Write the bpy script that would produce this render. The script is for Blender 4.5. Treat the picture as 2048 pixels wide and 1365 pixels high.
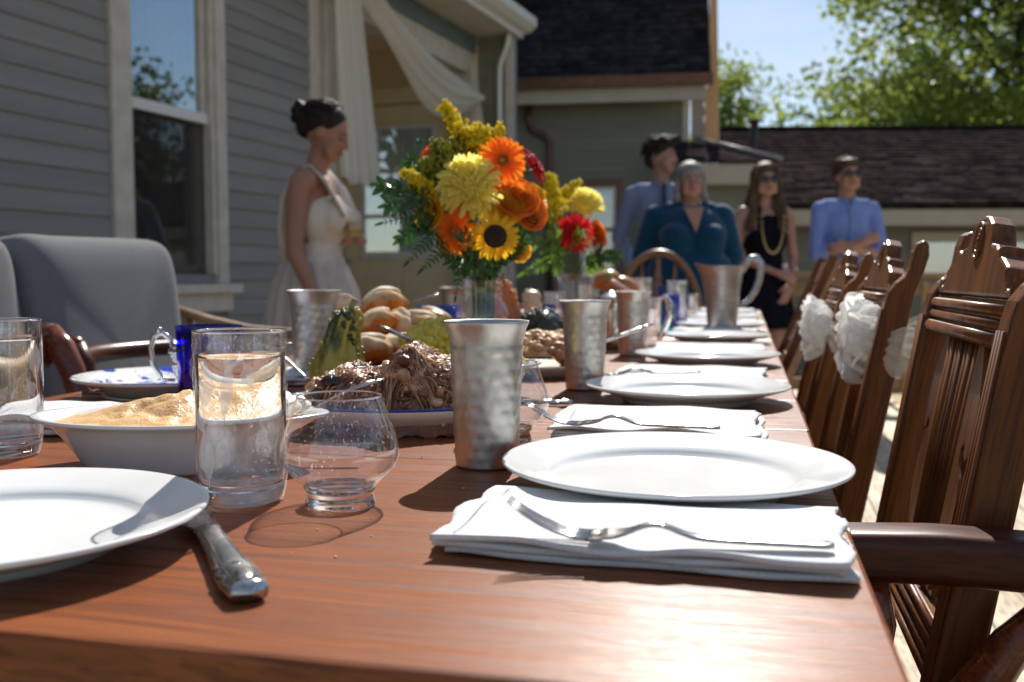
import bpy, bmesh, math, random
import numpy as np
from mathutils import Vector, Matrix, Euler, noise
R = math.radians
PI = math.pi
SC = bpy.context.scene
COL = SC.collection
for o in list(bpy.data.objects):
    bpy.data.objects.remove(o)
random.seed(7)

# ------------------------------------------------------------------ camera
TH = R(13.2)          # the camera looks 13.2 degrees left of the table's long axis (+Y)
PITCH = R(3.75)
CAMZ = 0.923
FPX = 1991.0
cam = bpy.data.cameras.new('camera')
cam.lens = 35.0
cam.sensor_width = 36.0
cam.clip_start = 0.02
cam.clip_end = 600
cam.dof.use_dof = True
cam.dof.focus_distance = 0.88
cam.dof.aperture_fstop = 7.0
cam.dof.aperture_blades = 0
camo = bpy.data.objects.new('camera', cam)
camo.location = (0, 0, CAMZ)
camo.rotation_euler = (R(90) - PITCH, 0, TH)
COL.objects.link(camo)
SC.camera = camo

# ------------------------------------------------------------------ light
SUN_AZ = R(10.5)      # right of the camera's forward direction
SUN_EL = R(43)
wa = SUN_AZ - TH      # clockwise from +Y
sdir = Vector((math.sin(wa) * math.cos(SUN_EL), math.cos(wa) * math.cos(SUN_EL), math.sin(SUN_EL)))
world = bpy.data.worlds.new('World')
SC.world = world
world.use_nodes = True
wn = world.node_tree
for n in list(wn.nodes):
    wn.nodes.remove(n)
sky = wn.nodes.new('ShaderNodeTexSky')
sky.sky_type = 'NISHITA'
sky.sun_disc = False
sky.sun_elevation = SUN_EL
sky.sun_rotation = wa
sky.air_density = 1.0
sky.dust_density = 0.3
sky.ozone_density = 2.6
bg = wn.nodes.new('ShaderNodeBackground')
bg.inputs['Strength'].default_value = 0.075
wo = wn.nodes.new('ShaderNodeOutputWorld')
# thin high cloud over the blue, everywhere in the sky
tc = wn.nodes.new('ShaderNodeTexCoord')
mp = wn.nodes.new('ShaderNodeMapping'); mp.inputs['Scale'].default_value = (1.0, 1.0, 3.5)
nz = wn.nodes.new('ShaderNodeTexNoise'); nz.inputs['Scale'].default_value = 2.4; nz.inputs['Detail'].default_value = 5
rp = wn.nodes.new('ShaderNodeValToRGB')
rp.color_ramp.elements[0].position = 0.42; rp.color_ramp.elements[0].color = (0, 0, 0, 1)
rp.color_ramp.elements[1].position = 0.75; rp.color_ramp.elements[1].color = (.55, .55, .55, 1)
mx = wn.nodes.new('ShaderNodeMixRGB'); mx.inputs['Color2'].default_value = (8.5, 8.8, 9.2, 1)
L = wn.links.new
L(tc.outputs['Generated'], mp.inputs['Vector']); L(mp.outputs['Vector'], nz.inputs['Vector'])
L(nz.outputs['Fac'], rp.inputs['Fac']); L(rp.outputs['Color'], mx.inputs['Fac'])
L(sky.outputs['Color'], mx.inputs['Color1']); L(mx.outputs['Color'], bg.inputs['Color'])
L(bg.outputs['Background'], wo.inputs['Surface'])
sl = bpy.data.lights.new('sun', 'SUN')
sl.energy = 5.0
sl.angle = R(0.53)
sl.color = (1.0, 0.955, 0.88)
so = bpy.data.objects.new('sun', sl)
so.rotation_euler = sdir.to_track_quat('Z', 'Y').to_euler()
so.location = (0, 0, 30)
COL.objects.link(so)
SC.view_settings.view_transform = 'Standard'
SC.view_settings.look = 'None'
SC.view_settings.exposure = 0.55
SC.view_settings.gamma = 1.0
SC.view_settings.use_curve_mapping = False
SC.render.engine = 'CYCLES'
cy = SC.cycles
cy.use_denoising = True
cy.max_bounces = 12; cy.transmission_bounces = 10; cy.transparent_max_bounces = 24; cy.glossy_bounces = 5; cy.diffuse_bounces = 3
cy.sample_clamp_indirect = 6
cy.sample_clamp_direct = 0
cy.blur_glossy = 0.3
cy.caustics_refractive = True
cy.caustics_reflective = True

# ------------------------------------------------------------------ geometry of the picture
def ray(px, py):
    u = (px - 1024) / FPX; v = (682.5 - py) / FPX
    f = math.cos(PITCH) + v * math.sin(PITCH)
    z = -math.sin(PITCH) + v * math.cos(PITCH)
    return u, f, z
def cam2w(x, d, z):
    return Vector((x * math.cos(TH) - d * math.sin(TH), x * math.sin(TH) + d * math.cos(TH), z))
def at(px, py, d):
    """world point seen at photo pixel (px, py), d metres in front of the camera"""
    u, f, z = ray(px, py); t = d / f
    return cam2w(u * t, d, CAMZ + z * t)
TT = 0.75            # table top height
def on(px, py, z=TT):
    """world point of height z seen at photo pixel (px, py)"""
    u, f, w = ray(px, py); t = (z - CAMZ) / w
    return cam2w(u * t, f * t, z)
CAMRIGHT = Vector((math.cos(TH), math.sin(TH), 0))
CAMFWD = Vector((-math.sin(TH), math.cos(TH), 0))

# ------------------------------------------------------------------ mesh builder
class MB:
    def __init__(s):
        s.v = []; s.f = []; s.mi = []; s.M = Matrix.Identity(4); s.m = 0
    def add(s, vs, fs):
        b = len(s.v)
        s.v += [tuple(s.M @ Vector(p)) for p in vs]
        s.f += [tuple(b + i for i in f) for f in fs]
        s.mi += [s.m] * len(fs)
        return s
    def box(s, x0, x1, y0, y1, z0, z1):
        vs = [(x, y, z) for z in (z0, z1) for y in (y0, y1) for x in (x0, x1)]
        return s.add(vs, [(0, 2, 3, 1), (4, 5, 7, 6), (0, 1, 5, 4), (2, 6, 7, 3), (0, 4, 6, 2), (1, 3, 7, 5)])
    def lathe(s, prof, n=32, c=(0, 0, 0), sx=1, sy=1, fn=None):
        vs = []; fs = []
        rings = []
        for (r, z) in prof:
            if r < 1e-6:
                rings.append([len(vs)]); vs.append((c[0], c[1], c[2] + z))
            else:
                ring = []
                for k in range(n):
                    a = 2 * PI * k / n
                    rr = r if fn is None else r + fn(a, z)
                    ring.append(len(vs)); vs.append((c[0] + rr * math.cos(a) * sx, c[1] + rr * math.sin(a) * sy, c[2] + z))
                rings.append(ring)
        for a, b in zip(rings, rings[1:]):
            if len(a) == 1 and len(b) == 1: continue
            for k in range(n):
                k2 = (k + 1) % n
                if len(a) == 1: fs.append((a[0], b[k2], b[k]))
                elif len(b) == 1: fs.append((a[k], a[k2], b[0]))
                else: fs.append((a[k], a[k2], b[k2], b[k]))
        return s.add(vs, fs)
    def tube(s, pts, rad, n=8, flat=1.0, up=None, closed=False):
        pts = [Vector(p) for p in pts]
        if not hasattr(rad, '__len__'): rad = [rad] * len(pts)
        N = len(pts); vs = []; fs = []
        prev = None
        for i, p in enumerate(pts):
            t = (pts[(i + 1) % N] - pts[i - 1]) if closed else (pts[min(i + 1, N - 1)] - pts[max(i - 1, 0)])
            t.normalize()
            if prev is None:
                ref = Vector(up) if up else (Vector((0, 0, 1)) if abs(t.z) < .9 else Vector((1, 0, 0)))
            else: ref = prev
            b = (ref - t * ref.dot(t)); b.normalize(); prev = b
            c = t.cross(b)
            for k in range(n):
                a = 2 * PI * k / n
                vs.append(p + (c * math.cos(a) + b * math.sin(a) * flat) * rad[i])
        for i in range(N if closed else N - 1):
            for k in range(n):
                k2 = (k + 1) % n; j = (i + 1) % N
                fs.append((i * n + k, i * n + k2, j * n + k2, j * n + k))
        if not closed:
            fs.append(tuple(range(n - 1, -1, -1))); fs.append(tuple((N - 1) * n + k for k in range(n)))
        return s.add(vs, fs)
    def ell(s, c, r, rot=None, nu=16, nv=10, fn=None):
        if not hasattr(r, '__len__'): r = (r, r, r)
        M = (Euler(rot).to_matrix() if rot is not None else Matrix.Identity(3))
        vs = []; fs = []
        for j in range(nv + 1):
            ph = PI * j / nv
            for k in range(nu):
                a = 2 * PI * k / nu
                p = Vector((r[0] * math.sin(ph) * math.cos(a), r[1] * math.sin(ph) * math.sin(a), r[2] * math.cos(ph)))
                if fn: p = p * fn(p, a, ph)
                vs.append(Vector(c) + M @ p)
                if j in (0, nv): break
        def ix(j, k):
            if j == 0: return 0
            if j == nv: return 1 + (nv - 1) * nu
            return 1 + (j - 1) * nu + k % nu
        for j in range(nv):
            for k in range(nu):
                a, b, c2, d = ix(j, k), ix(j + 1, k), ix(j + 1, k + 1), ix(j, k + 1)
                if j == 0: fs.append((a, b, c2))
                elif j == nv - 1: fs.append((a, b, d))
                else: fs.append((a, b, c2, d))
        return s.add(vs, fs)
    def cap(s, p0, r0, p1, r1, n=12, flat=1.0, up=None):
        p0 = Vector(p0); p1 = Vector(p1); t = (p1 - p0); Ln = t.length; t.normalize()
        pts = []; rad = []
        for a in (-80, -60, -35, -12): pts.append(p0 + t * r0 * math.sin(R(a))); rad.append(r0 * math.cos(R(a)))
        pts.append(p0.lerp(p1, .5)); rad.append((r0 + r1) / 2)
        for a in (12, 35, 60, 80): pts.append(p1 + t * r1 * math.sin(R(a))); rad.append(r1 * math.cos(R(a)))
        return s.tube(pts, rad, n, flat, up)
    def grid(s, fn, nu, nv, wrapu=False):
        vs = [fn(i / (nu if wrapu else nu - 1), j / (nv - 1)) for j in range(nv) for i in range(nu)]
        fs = []
        for j in range(nv - 1):
            for i in range(nu if wrapu else nu - 1):
                i2 = (i + 1) % nu
                fs.append((j * nu + i, j * nu + i2, (j + 1) * nu + i2, (j + 1) * nu + i))
        return s.add(vs, fs)
    def slab(s, fn, nu, nv):
        """closed sheet: fn(u, v) -> (top point, bottom point)"""
        T = []; B = []
        for j in range(nv):
            for i in range(nu):
                t, b = fn(i / (nu - 1), j / (nv - 1)); T.append(t); B.append(b)
        n = nu * nv; fs = []
        for j in range(nv - 1):
            for i in range(nu - 1):
                a = j * nu + i; q = (a, a + 1, a + nu + 1, a + nu)
                fs.append(q); fs.append(tuple(n + k for k in reversed(q)))
        edge = [i for i in range(nu)] + [j * nu + nu - 1 for j in range(1, nv)] + [(nv - 1) * nu + i for i in range(nu - 2, -1, -1)] + [j * nu for j in range(nv - 2, 0, -1)]
        for a, b in zip(edge, edge[1:] + edge[:1]): fs.append((b, a, n + a, n + b))
        return s.add(T + B, fs)
    def prism(s, pts, y0, y1):
        """outline in (x, z), extruded along y"""
        n = len(pts)
        vs = [(x, y0, z) for x, z in pts] + [(x, y1, z) for x, z in pts]
        fs = [(k, (k + 1) % n, n + (k + 1) % n, n + k) for k in range(n)]
        fs += [tuple(range(n - 1, -1, -1)), tuple(range(n, 2 * n))]
        return s.add(vs, fs)
    def mesh(s, name, mats, smooth=True):
        me = bpy.data.meshes.new(name)
        me.from_pydata([tuple(v) for v in s.v], [], s.f)
        if not isinstance(mats, (list, tuple)): mats = [mats]
        for m in mats: me.materials.append(m)
        if len(mats) > 1: me.polygons.foreach_set('material_index', s.mi)
        if smooth: me.polygons.foreach_set('use_smooth', [True] * len(me.polygons))
        me.update()
        return me

def fixnormals(me):
    bm = bmesh.new(); bm.from_mesh(me)
    bmesh.ops.recalc_face_normals(bm, faces=bm.faces)
    bm.to_mesh(me); bm.free()
def tag(o, label=None, cat=None, group=None, kind=None):
    if label: o['label'] = label
    if cat: o['category'] = cat
    if group: o['group'] = group
    if kind: o['kind'] = kind
    return o
def thing(name, loc=(0, 0, 0), rz=0, label=None, cat=None, group=None, kind=None, rot=None, scale=None):
    o = bpy.data.objects.new(name, None); COL.objects.link(o)
    o.empty_display_size = .05
    o.location = loc; o.rotation_euler = rot if rot is not None else (0, 0, rz)
    if scale: o.scale = (scale,) * 3
    return tag(o, label, cat, group, kind)
def obj(name, mb, m, parent=None, loc=None, rot=None, smooth=True, bev=0, sub=0, fix=False):
    me = mb if isinstance(mb, bpy.types.Mesh) else mb.mesh(name, m, smooth)
    if fix: fixnormals(me)
    o = bpy.data.objects.new(name, me); COL.objects.link(o)
    if parent is not None: o.parent = parent
    if loc is not None: o.location = loc
    if rot is not None: o.rotation_euler = rot
    if bev:
        b = o.modifiers.new('bevel', 'BEVEL'); b.width = bev; b.segments = 2; b.limit_method = 'ANGLE'; b.angle_limit = R(35)
    if sub:
        b = o.modifiers.new('subd', 'SUBSURF'); b.levels = sub; b.render_levels = sub
    return o
def copy_tree(o, parent=None):
    c = o.copy(); COL.objects.link(c)
    if parent is not None: c.parent = parent
    for ch in list(o.children): copy_tree(ch, c)
    return c
def remesh(o, size, it=6, fac=.6):
    r = o.modifiers.new('remesh', 'REMESH'); r.mode = 'VOXEL'; r.voxel_size = size; r.use_smooth_shade = True
    if it:
        s = o.modifiers.new('smooth', 'SMOOTH'); s.iterations = it; s.factor = fac
    return o
def nz3(x, y, z=0.0): return noise.noise(Vector((x, y, z)))

# ------------------------------------------------------------------ materials
MATS = {}
def mat(name, c1, c2=None, scale=10, rough=.5, metal=0, bump=0, bscale=None, stretch=(1, 1, 1), spec=.5, trans=0,
        sss=0, rnd=0, sheen=0, coat=0, rot=(0, 0, 0), detail=5, ramp=(.35, .65), emit=None, rough2=None, voro=False, vscale=1, transl=0):
    if name in MATS: return MATS[name]
    m = bpy.data.materials.new(name); m.use_nodes = True
    t = m.node_tree; n = t.nodes; l = t.links.new
    b = n['Principled BSDF']
    def setv(k, v):
        if k in b.inputs: b.inputs[k].default_value = v
    c1 = tuple(c1) + (1,)
    setv('Base Color', c1); setv('Roughness', rough); setv('Metallic', metal); setv('Specular IOR Level', spec)
    setv('Transmission Weight', trans); setv('Coat Weight', coat); setv('Coat Roughness', .15); setv('Sheen Weight', sheen)
    if spec < .12: setv('IOR', 1.05)
    if sss: setv('Subsurface Weight', sss); setv('Subsurface Radius', (.012, .006, .003)); setv('Subsurface Scale', 1.0)
    if c2 is not None or bump or rnd:
        tc = n.new('ShaderNodeTexCoord'); oi = n.new('ShaderNodeObjectInfo')
        ad = n.new('ShaderNodeVectorMath'); ad.operation = 'MULTIPLY_ADD'
        cx = n.new('ShaderNodeCombineXYZ')
        for k in range(3): l(oi.outputs['Random'], cx.inputs[k])
        ad.inputs[1].default_value = (7.3, 5.1, 3.7)
        l(cx.outputs[0], ad.inputs[0]); l(tc.outputs['Object'], ad.inputs[2])
        mp = n.new('ShaderNodeMapping'); mp.inputs['Scale'].default_value = stretch; mp.inputs['Rotation'].default_value = rot
        l(ad.outputs[0], mp.inputs['Vector'])
    col = None
    if c2 is not None:
        if voro:
            nt = n.new('ShaderNodeTexVoronoi'); nt.inputs['Scale'].default_value = scale; fo = nt.outputs['Distance']
        else:
            nt = n.new('ShaderNodeTexNoise'); nt.inputs['Scale'].default_value = scale; nt.inputs['Detail'].default_value = detail; fo = nt.outputs['Fac']
        l(mp.outputs[0], nt.inputs['Vector'])
        r = n.new('ShaderNodeValToRGB')
        r.color_ramp.elements[0].position = ramp[0]; r.color_ramp.elements[1].position = ramp[1]
        r.color_ramp.elements[0].color = c1; r.color_ramp.elements[1].color = tuple(c2) + (1,)
        l(fo, r.inputs['Fac']); col = r.outputs['Color']
        if rough2 is not None:
            mr = n.new('ShaderNodeMapRange'); mr.inputs[1].default_value = ramp[0]; mr.inputs[2].default_value = ramp[1]
            mr.inputs[3].default_value = rough; mr.inputs[4].default_value = rough2
            l(fo, mr.inputs[0]); l(mr.outputs[0], b.inputs['Roughness'])
    if rnd:
        hs = n.new('ShaderNodeHueSaturation'); mr = n.new('ShaderNodeMapRange')
        mr.inputs[3].default_value = 1 - rnd; mr.inputs[4].default_value = 1 + rnd
        l(oi.outputs['Random'], mr.inputs[0]); l(mr.outputs[0], hs.inputs['Value'])
        if col is not None: l(col, hs.inputs['Color'])
        else: hs.inputs['Color'].default_value = c1
        col = hs.outputs['Color']
    if col is not None: l(col, b.inputs['Base Color'])
    if bump:
        nb = n.new('ShaderNodeTexNoise'); nb.inputs['Scale'].default_value = bscale or scale; nb.inputs['Detail'].default_value = 4
        l(mp.outputs[0], nb.inputs['Vector'])
        bm = n.new('ShaderNodeBump'); bm.inputs['Strength'].default_value = 1.0; bm.inputs['Distance'].default_value = bump
        l(nb.outputs['Fac'], bm.inputs['Height']); l(bm.outputs['Normal'], b.inputs['Normal'])
    if transl:
        tr = n.new('ShaderNodeBsdfTranslucent'); mxs = n.new('ShaderNodeMixShader'); mxs.inputs[0].default_value = transl
        if col is not None: l(col, tr.inputs['Color'])
        else: tr.inputs['Color'].default_value = c1
        l(b.outputs[0], mxs.inputs[1]); l(tr.outputs[0], mxs.inputs[2]); l(mxs.outputs[0], n['Material Output'].inputs['Surface'])
    MATS[name] = m
    return m
def thinglass(name, tint=(1, 1, 1), ior=1.5, rough=.0, boost=1.0, dirt=0):
    if name in MATS: return MATS[name]
    m = bpy.data.materials.new(name); m.use_nodes = True
    t = m.node_tree; n = t.nodes; l = t.links.new; n.remove(n['Principled BSDF'])
    tr = n.new('ShaderNodeBsdfTransparent'); tr.inputs['Color'].default_value = tuple(tint) + (1,)
    gl = n.new('ShaderNodeBsdfGlossy'); gl.inputs['Roughness'].default_value = rough; gl.inputs['Color'].default_value = (1, 1, 1, 1)
    fr = n.new('ShaderNodeLayerWeight'); fr.inputs['Blend'].default_value = .5
    pw = n.new('ShaderNodeMath'); pw.operation = 'POWER'; pw.inputs[1].default_value = 4.0
    mu = n.new('ShaderNodeMath'); mu.operation = 'MULTIPLY_ADD'; mu.inputs[1].default_value = .75; mu.inputs[2].default_value = .04 * boost; mu.use_clamp = True
    l(fr.outputs['Facing'], pw.inputs[0])
    ms = n.new('ShaderNodeMixShader')
    l(pw.outputs[0], mu.inputs[0]); l(mu.outputs[0], ms.inputs[0]); l(tr.outputs[0], ms.inputs[1]); l(gl.outputs[0], ms.inputs[2])
    out = ms.outputs[0]
    if dirt:   # dried water marks
        tc = n.new('ShaderNodeTexCoord'); nt = n.new('ShaderNodeTexNoise'); nt.inputs['Scale'].default_value = 650; nt.inputs['Detail'].default_value = 2
        mp = n.new('ShaderNodeMapping'); mp.inputs['Scale'].default_value = (1, 1, .35); l(tc.outputs['Object'], mp.inputs[0]); l(mp.outputs[0], nt.inputs['Vector'])
        rr = n.new('ShaderNodeValToRGB'); rr.color_ramp.elements[0].position = .66; rr.color_ramp.elements[1].position = .74
        rr.color_ramp.elements[1].color = (dirt, dirt, dirt, 1); l(nt.outputs['Fac'], rr.inputs['Fac'])
        df = n.new('ShaderNodeBsdfTranslucent'); df.inputs['Color'].default_value = (.9, .9, .9, 1)
        m2 = n.new('ShaderNodeMixShader'); l(rr.outputs[0], m2.inputs[0]); l(out, m2.inputs[1]); l(df.outputs[0], m2.inputs[2]); out = m2.outputs[0]
    l(out, n['Material Output'].inputs['Surface'])
    MATS[name] = m
    return m
def realglass(name, col=(1, 1, 1), ior=1.45, rough=0.0):
    if name in MATS: return MATS[name]
    m = bpy.data.materials.new(name); m.use_nodes = True
    t = m.node_tree; n = t.nodes; n.remove(n['Principled BSDF'])
    g = n.new('ShaderNodeBsdfGlass'); g.inputs['Color'].default_value = tuple(col) + (1,); g.inputs['IOR'].default_value = ior; g.inputs['Roughness'].default_value = rough
    t.links.new(g.outputs[0], n['Material Output'].inputs['Surface'])
    MATS[name] = m
    return m
def sheer(name, col, alpha=.5, transl=.5):
    if name in MATS: return MATS[name]
    m = bpy.data.materials.new(name); m.use_nodes = True
    t = m.node_tree; n = t.nodes; l = t.links.new; n.remove(n['Principled BSDF'])
    d = n.new('ShaderNodeBsdfDiffuse'); d.inputs['Color'].default_value = tuple(col) + (1,)
    tl = n.new('ShaderNodeBsdfTranslucent'); tl.inputs['Color'].default_value = tuple(col) + (1,)
    tr = n.new('ShaderNodeBsdfTransparent')
    a = n.new('ShaderNodeMixShader'); a.inputs[0].default_value = transl
    b = n.new('ShaderNodeMixShader'); b.inputs[0].default_value = alpha
    l(d.outputs[0], a.inputs[1]); l(tl.outputs[0], a.inputs[2]); l(tr.outputs[0], b.inputs[1]); l(a.outputs[0], b.inputs[2])
    l(b.outputs[0], n['Material Output'].inputs['Surface'])
    MATS[name] = m
    return m

def woodmat(name, dark, light, mid=None, gs=(1.2, 34, 20), rough=.35, spec=.5, bump=.0006, coat=.0, rnd=.12, rot=(0, 0, 0)):
    """long grain along local x"""
    if name in MATS: return MATS[name]
    m = bpy.data.materials.new(name); m.use_nodes = True
    t = m.node_tree; n = t.nodes; l = t.links.new; b = n['Principled BSDF']
    tc = n.new('ShaderNodeTexCoord'); oi = n.new('ShaderNodeObjectInfo')
    cx = n.new('ShaderNodeCombineXYZ')
    for k in range(3): l(oi.outputs['Random'], cx.inputs[k])
    ad = n.new('ShaderNodeVectorMath'); ad.operation = 'MULTIPLY_ADD'; ad.inputs[1].default_value = (3.1, 9.7, 5.3)
    l(cx.outputs[0], ad.inputs[0]); l(tc.outputs['Object'], ad.inputs[2])
    rr = n.new('ShaderNodeMapping'); rr.inputs['Rotation'].default_value = rot; l(ad.outputs[0], rr.inputs['Vector'])
    # warp
    wz = n.new('ShaderNodeTexNoise'); wz.inputs['Scale'].default_value = 3.0; wz.inputs['Detail'].default_value = 2
    l(rr.outputs[0], wz.inputs['Vector'])
    wm = n.new('ShaderNodeVectorMath'); wm.operation = 'MULTIPLY_ADD'; wm.inputs[1].default_value = (0, .035, .035)
    l(wz.outputs['Color'], wm.inputs[0]); l(rr.outputs[0], wm.inputs[2])
    mp = n.new('ShaderNodeMapping'); mp.inputs['Scale'].default_value = gs; l(wm.outputs[0], mp.inputs['Vector'])
    n1 = n.new('ShaderNodeTexNoise'); n1.inputs['Scale'].default_value = 1.0; n1.inputs['Detail'].default_value = 6; n1.inputs['Roughness'].default_value = .6
    l(mp.outputs[0], n1.inputs['Vector'])
    mp2 = n.new('ShaderNodeMapping'); mp2.inputs['Scale'].default_value = (gs[0] * 4, gs[1] * 9, gs[2] * 9); l(wm.outputs[0], mp2.inputs['Vector'])
    n2 = n.new('ShaderNodeTexNoise'); n2.inputs['Scale'].default_value = 1.0; n2.inputs['Detail'].default_value = 3
    l(mp2.outputs[0], n2.inputs['Vector'])
    ra = n.new('ShaderNodeValToRGB'); e = ra.color_ramp.elements
    e[0].position = .3; e[0].color = tuple(dark) + (1,); e[1].position = .7; e[1].color = tuple(light) + (1,)
    if mid:
        q = e.new(.5); q.color = tuple(mid) + (1,)
    l(n1.outputs['Fac'], ra.inputs['Fac'])
    rb = n.new('ShaderNodeValToRGB'); e = rb.color_ramp.elements; e[0].position = .38; e[0].color = (.45, .4, .4, 1); e[1].position = .52; e[1].color = (1, 1, 1, 1)
    l(n2.outputs['Fac'], rb.inputs['Fac'])
    mu = n.new('ShaderNodeMixRGB'); mu.blend_type = 'MULTIPLY'; mu.inputs[0].default_value = .7
    l(ra.outputs[0], mu.inputs[1]); l(rb.outputs[0], mu.inputs[2])
    hs = n.new('ShaderNodeHueSaturation'); mr = n.new('ShaderNodeMapRange'); mr.inputs[3].default_value = 1 - rnd; mr.inputs[4].default_value = 1 + rnd
    l(oi.outputs['Random'], mr.inputs[0]); l(mr.outputs[0], hs.inputs['Value']); l(mu.outputs[0], hs.inputs['Color'])
    l(hs.outputs[0], b.inputs['Base Color'])
    b.inputs['IOR'].default_value = 1.36 if spec <= .3 else 1.5
    b.inputs['Specular IOR Level'].default_value = spec if spec > .3 else .5; b.inputs['Coat Weight'].default_value = coat; b.inputs['Coat Roughness'].default_value = .2
    r2 = n.new('ShaderNodeMapRange'); r2.inputs[1].default_value = .3; r2.inputs[2].default_value = .7; r2.inputs[3].default_value = rough + .1; r2.inputs[4].default_value = rough - .06
    l(n1.outputs['Fac'], r2.inputs[0]); l(r2.outputs[0], b.inputs['Roughness'])
    bp = n.new('ShaderNodeBump'); bp.inputs['Distance'].default_value = bump; l(n2.outputs['Fac'], bp.inputs['Height']); l(bp.outputs[0], b.inputs['Normal'])
    MATS[name] = m
    return m

M_tabletop = woodmat('tabletop_wood', (.110, .030, .010), (.33, .108, .036), (.225, .066, .020), gs=(2.4, 140, 20), rough=.31, spec=.30, coat=.0, bump=.0003, rnd=.08)
M_chair = woodmat('chair_wood', (.075, .020, .003), (.215, .068, .009), gs=(30, 30, 1.5), rough=.38, spec=.15, coat=.05, bump=.0002)
M_redchair = woodmat('red_chair_wood', (.08, .016, .006), (.22, .055, .018), gs=(2, 30, 30), rough=.25, spec=.4, coat=.2, bump=.0001)
M_oak = woodmat('oak_wood', (.17, .075, .025), (.36, .18, .07), gs=(3, 30, 30), rough=.35, coat=.2, bump=.0002)
M_deck = woodmat('deck_wood', (.42, .33, .22), (.66, .55, .40), gs=(20, 1.2, 20), rough=.65, spec=.3, bump=.001, rnd=.1)
M_rail = woodmat('rail_wood', (.30, .19, .075), (.45, .31, .14), gs=(3, 30, 30), rough=.7, spec=.2, bump=.0005)
M_porcelain = mat('porcelain', (.80, .80, .785), (.74, .74, .73), scale=14, rough=.10, spec=.55)
M_dish = mat('dish_glaze', (.78, .78, .77), (.70, .70, .70), scale=9, rough=.14, spec=.5)
M_creamware = mat('creamware', (.72, .66, .56), (.66, .59, .49), scale=8, rough=.2)
M_linen = mat('linen', (.84, .84, .83), (.76, .76, .76), scale=420, rough=.95, bump=.0007, bscale=900, spec=.1, transl=.15)
M_silver = mat('silver', (.62, .62, .62), (.42, .41, .40), scale=40, rough=.12, metal=1, rough2=.3, bump=.0001, bscale=300)
M_pewter = mat('pewter', (.54, .535, .51), (.45, .44, .415), scale=45, rough=.38, metal=1, rough2=.48, bump=.00012, bscale=420)
M_pewter2 = mat('pewter_plain', (.47, .475, .475), (.38, .38, .375), scale=30, rough=.34, metal=1, rough2=.46, bump=.0001, bscale=160, stretch=(1, 1, 6))
M_glass = thinglass('clear_glass', boost=1.5, dirt=.22)
M_glassfar = thinglass('bright_clear_glass', boost=5, dirt=.5)
M_glassbase = realglass('thick_glass')
M_water = realglass('water_in_glass', ior=1.045)
M_blueglass = realglass('blue_glass', (.05, .10, .75), ior=1.45)
M_bluethin = thinglass('blue_thin_glass', (.06, .10, .80), boost=1.5)
M_bluelight = thinglass('light_blue_thin_glass', (.35, .50, .92), boost=1.5)
M_teal = thinglass('teal_thin_glass', (.10, .72, .75), boost=1.5)
M_frost = sheer('etched_frost', (.9, .9, .9), alpha=.42, transl=.6)
# ================================================================== GROUND AND DECK
M_grass = mat('lawn', (.045, .075, .02), (.10, .12, .04), scale=3, rough=.9, spec=.1, bump=.02, bscale=30)
g = MB().box(-150, 150, -60, 240, -.75, -.65)
obj('ground', g, M_grass, smooth=False)['kind'] = 'structure'
deck = thing('deck', (0, 0, 0), kind='structure')
dm = MB().box(-.069, .069, -1.45, 1.45, -.03, 0).mesh('deck_board', M_deck, False)
for j in range(7):
    for i in range(-38, 45):
        xx = i * .145
        yy = -2.6 + j * 2.905 + (0.9 if i % 3 == 0 else (-.4 if i % 3 == 1 else 0))
        if yy > 9.0 or (j < 6 and xx < -5): continue
        if abs(xx) > 1.3 and yy < -2: continue
        o = obj('deck_board', dm, None, deck, (xx, yy, -.001 * (i * 7 % 3)))
        if abs(i) + j > 200: break
obj('joist_frame', MB().box(-5.6, 6.4, -4, 9.0, -.2, -.034), M_rail, deck, smooth=False)

# ================================================================== HOUSE ON THE LEFT
HROT = TH - R(20)
W0 = cam2w(-3.6, 0, 0)
M_siding = mat('painted_siding', (.275, .262, .245), (.225, .218, .208), scale=5, rough=.62, spec=.3, stretch=(1, .25, 2), bump=.0008, bscale=60, rnd=.06)
M_trim = mat('painted_trim', (.62, .57, .49), (.52, .47, .40), scale=12, rough=.5, spec=.35, bump=.0004, bscale=90)
M_cream = mat('porch_cream', (.80, .68, .45), (.74, .62, .40), scale=4, rough=.55, spec=.3)
M_soffit = mat('soffit_paint', (.60, .55, .45), (.54, .49, .40), scale=4, rough=.6)
M_beam = mat('blue_grey_beam', (.10, .15, .17), (.13, .18, .20), scale=8, rough=.5)
M_inside = mat('unlit_room_dark', (.10, .085, .07), rough=.9)  # dimness of the unlit rooms is put into this dark colour
M_screen = sheer('insect_screen', (.05, .045, .04), alpha=.62, transl=.1)
M_curt = mat('curtain_cloth', (.20, .16, .12), (.14, .11, .085), scale=30, rough=.9, stretch=(1, 8, .3))
M_gutter = mat('white_gutter', (.72, .71, .68), rough=.3, spec=.5)
def thinpane(name, boost, tint=(.9, .95, .95)): return thinglass(name, tint, boost=boost * 2.2, rough=.01)
M_pane = thinpane('window_pane_glass', 3.4)
house = thing('house', W0, HROT, 'grey clapboard house with tall sash window and covered porch, left side of the deck', 'house')
S0, S1 = -3.0, 6.86
WL, WR, WB, WT = 5.135, 5.775, .93, 2.62     # window opening
w = MB()
w.box(-.12, 0, S0, WL, 0, 3.0); w.box(-.12, 0, WR, S1, 0, 3.0); w.box(-.12, 0, WL, WR, 0, WB); w.box(-.12, 0, WL, WR, WT, 3.0)
obj('wall', w, M_siding, house, smooth=False)
r_ = MB().box(-3.1, -3.0, S0, S1, 0, 3.0).box(-3, -.12, S0 - .1, S0, 0, 3).box(-3, -.12, S1 - .1, S1 + .0, 0, 3).box(-3, -.12, S0, S1, -.05, 0.0).box(-3, -.12, S0, S1, 2.98, 3.0)
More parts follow.
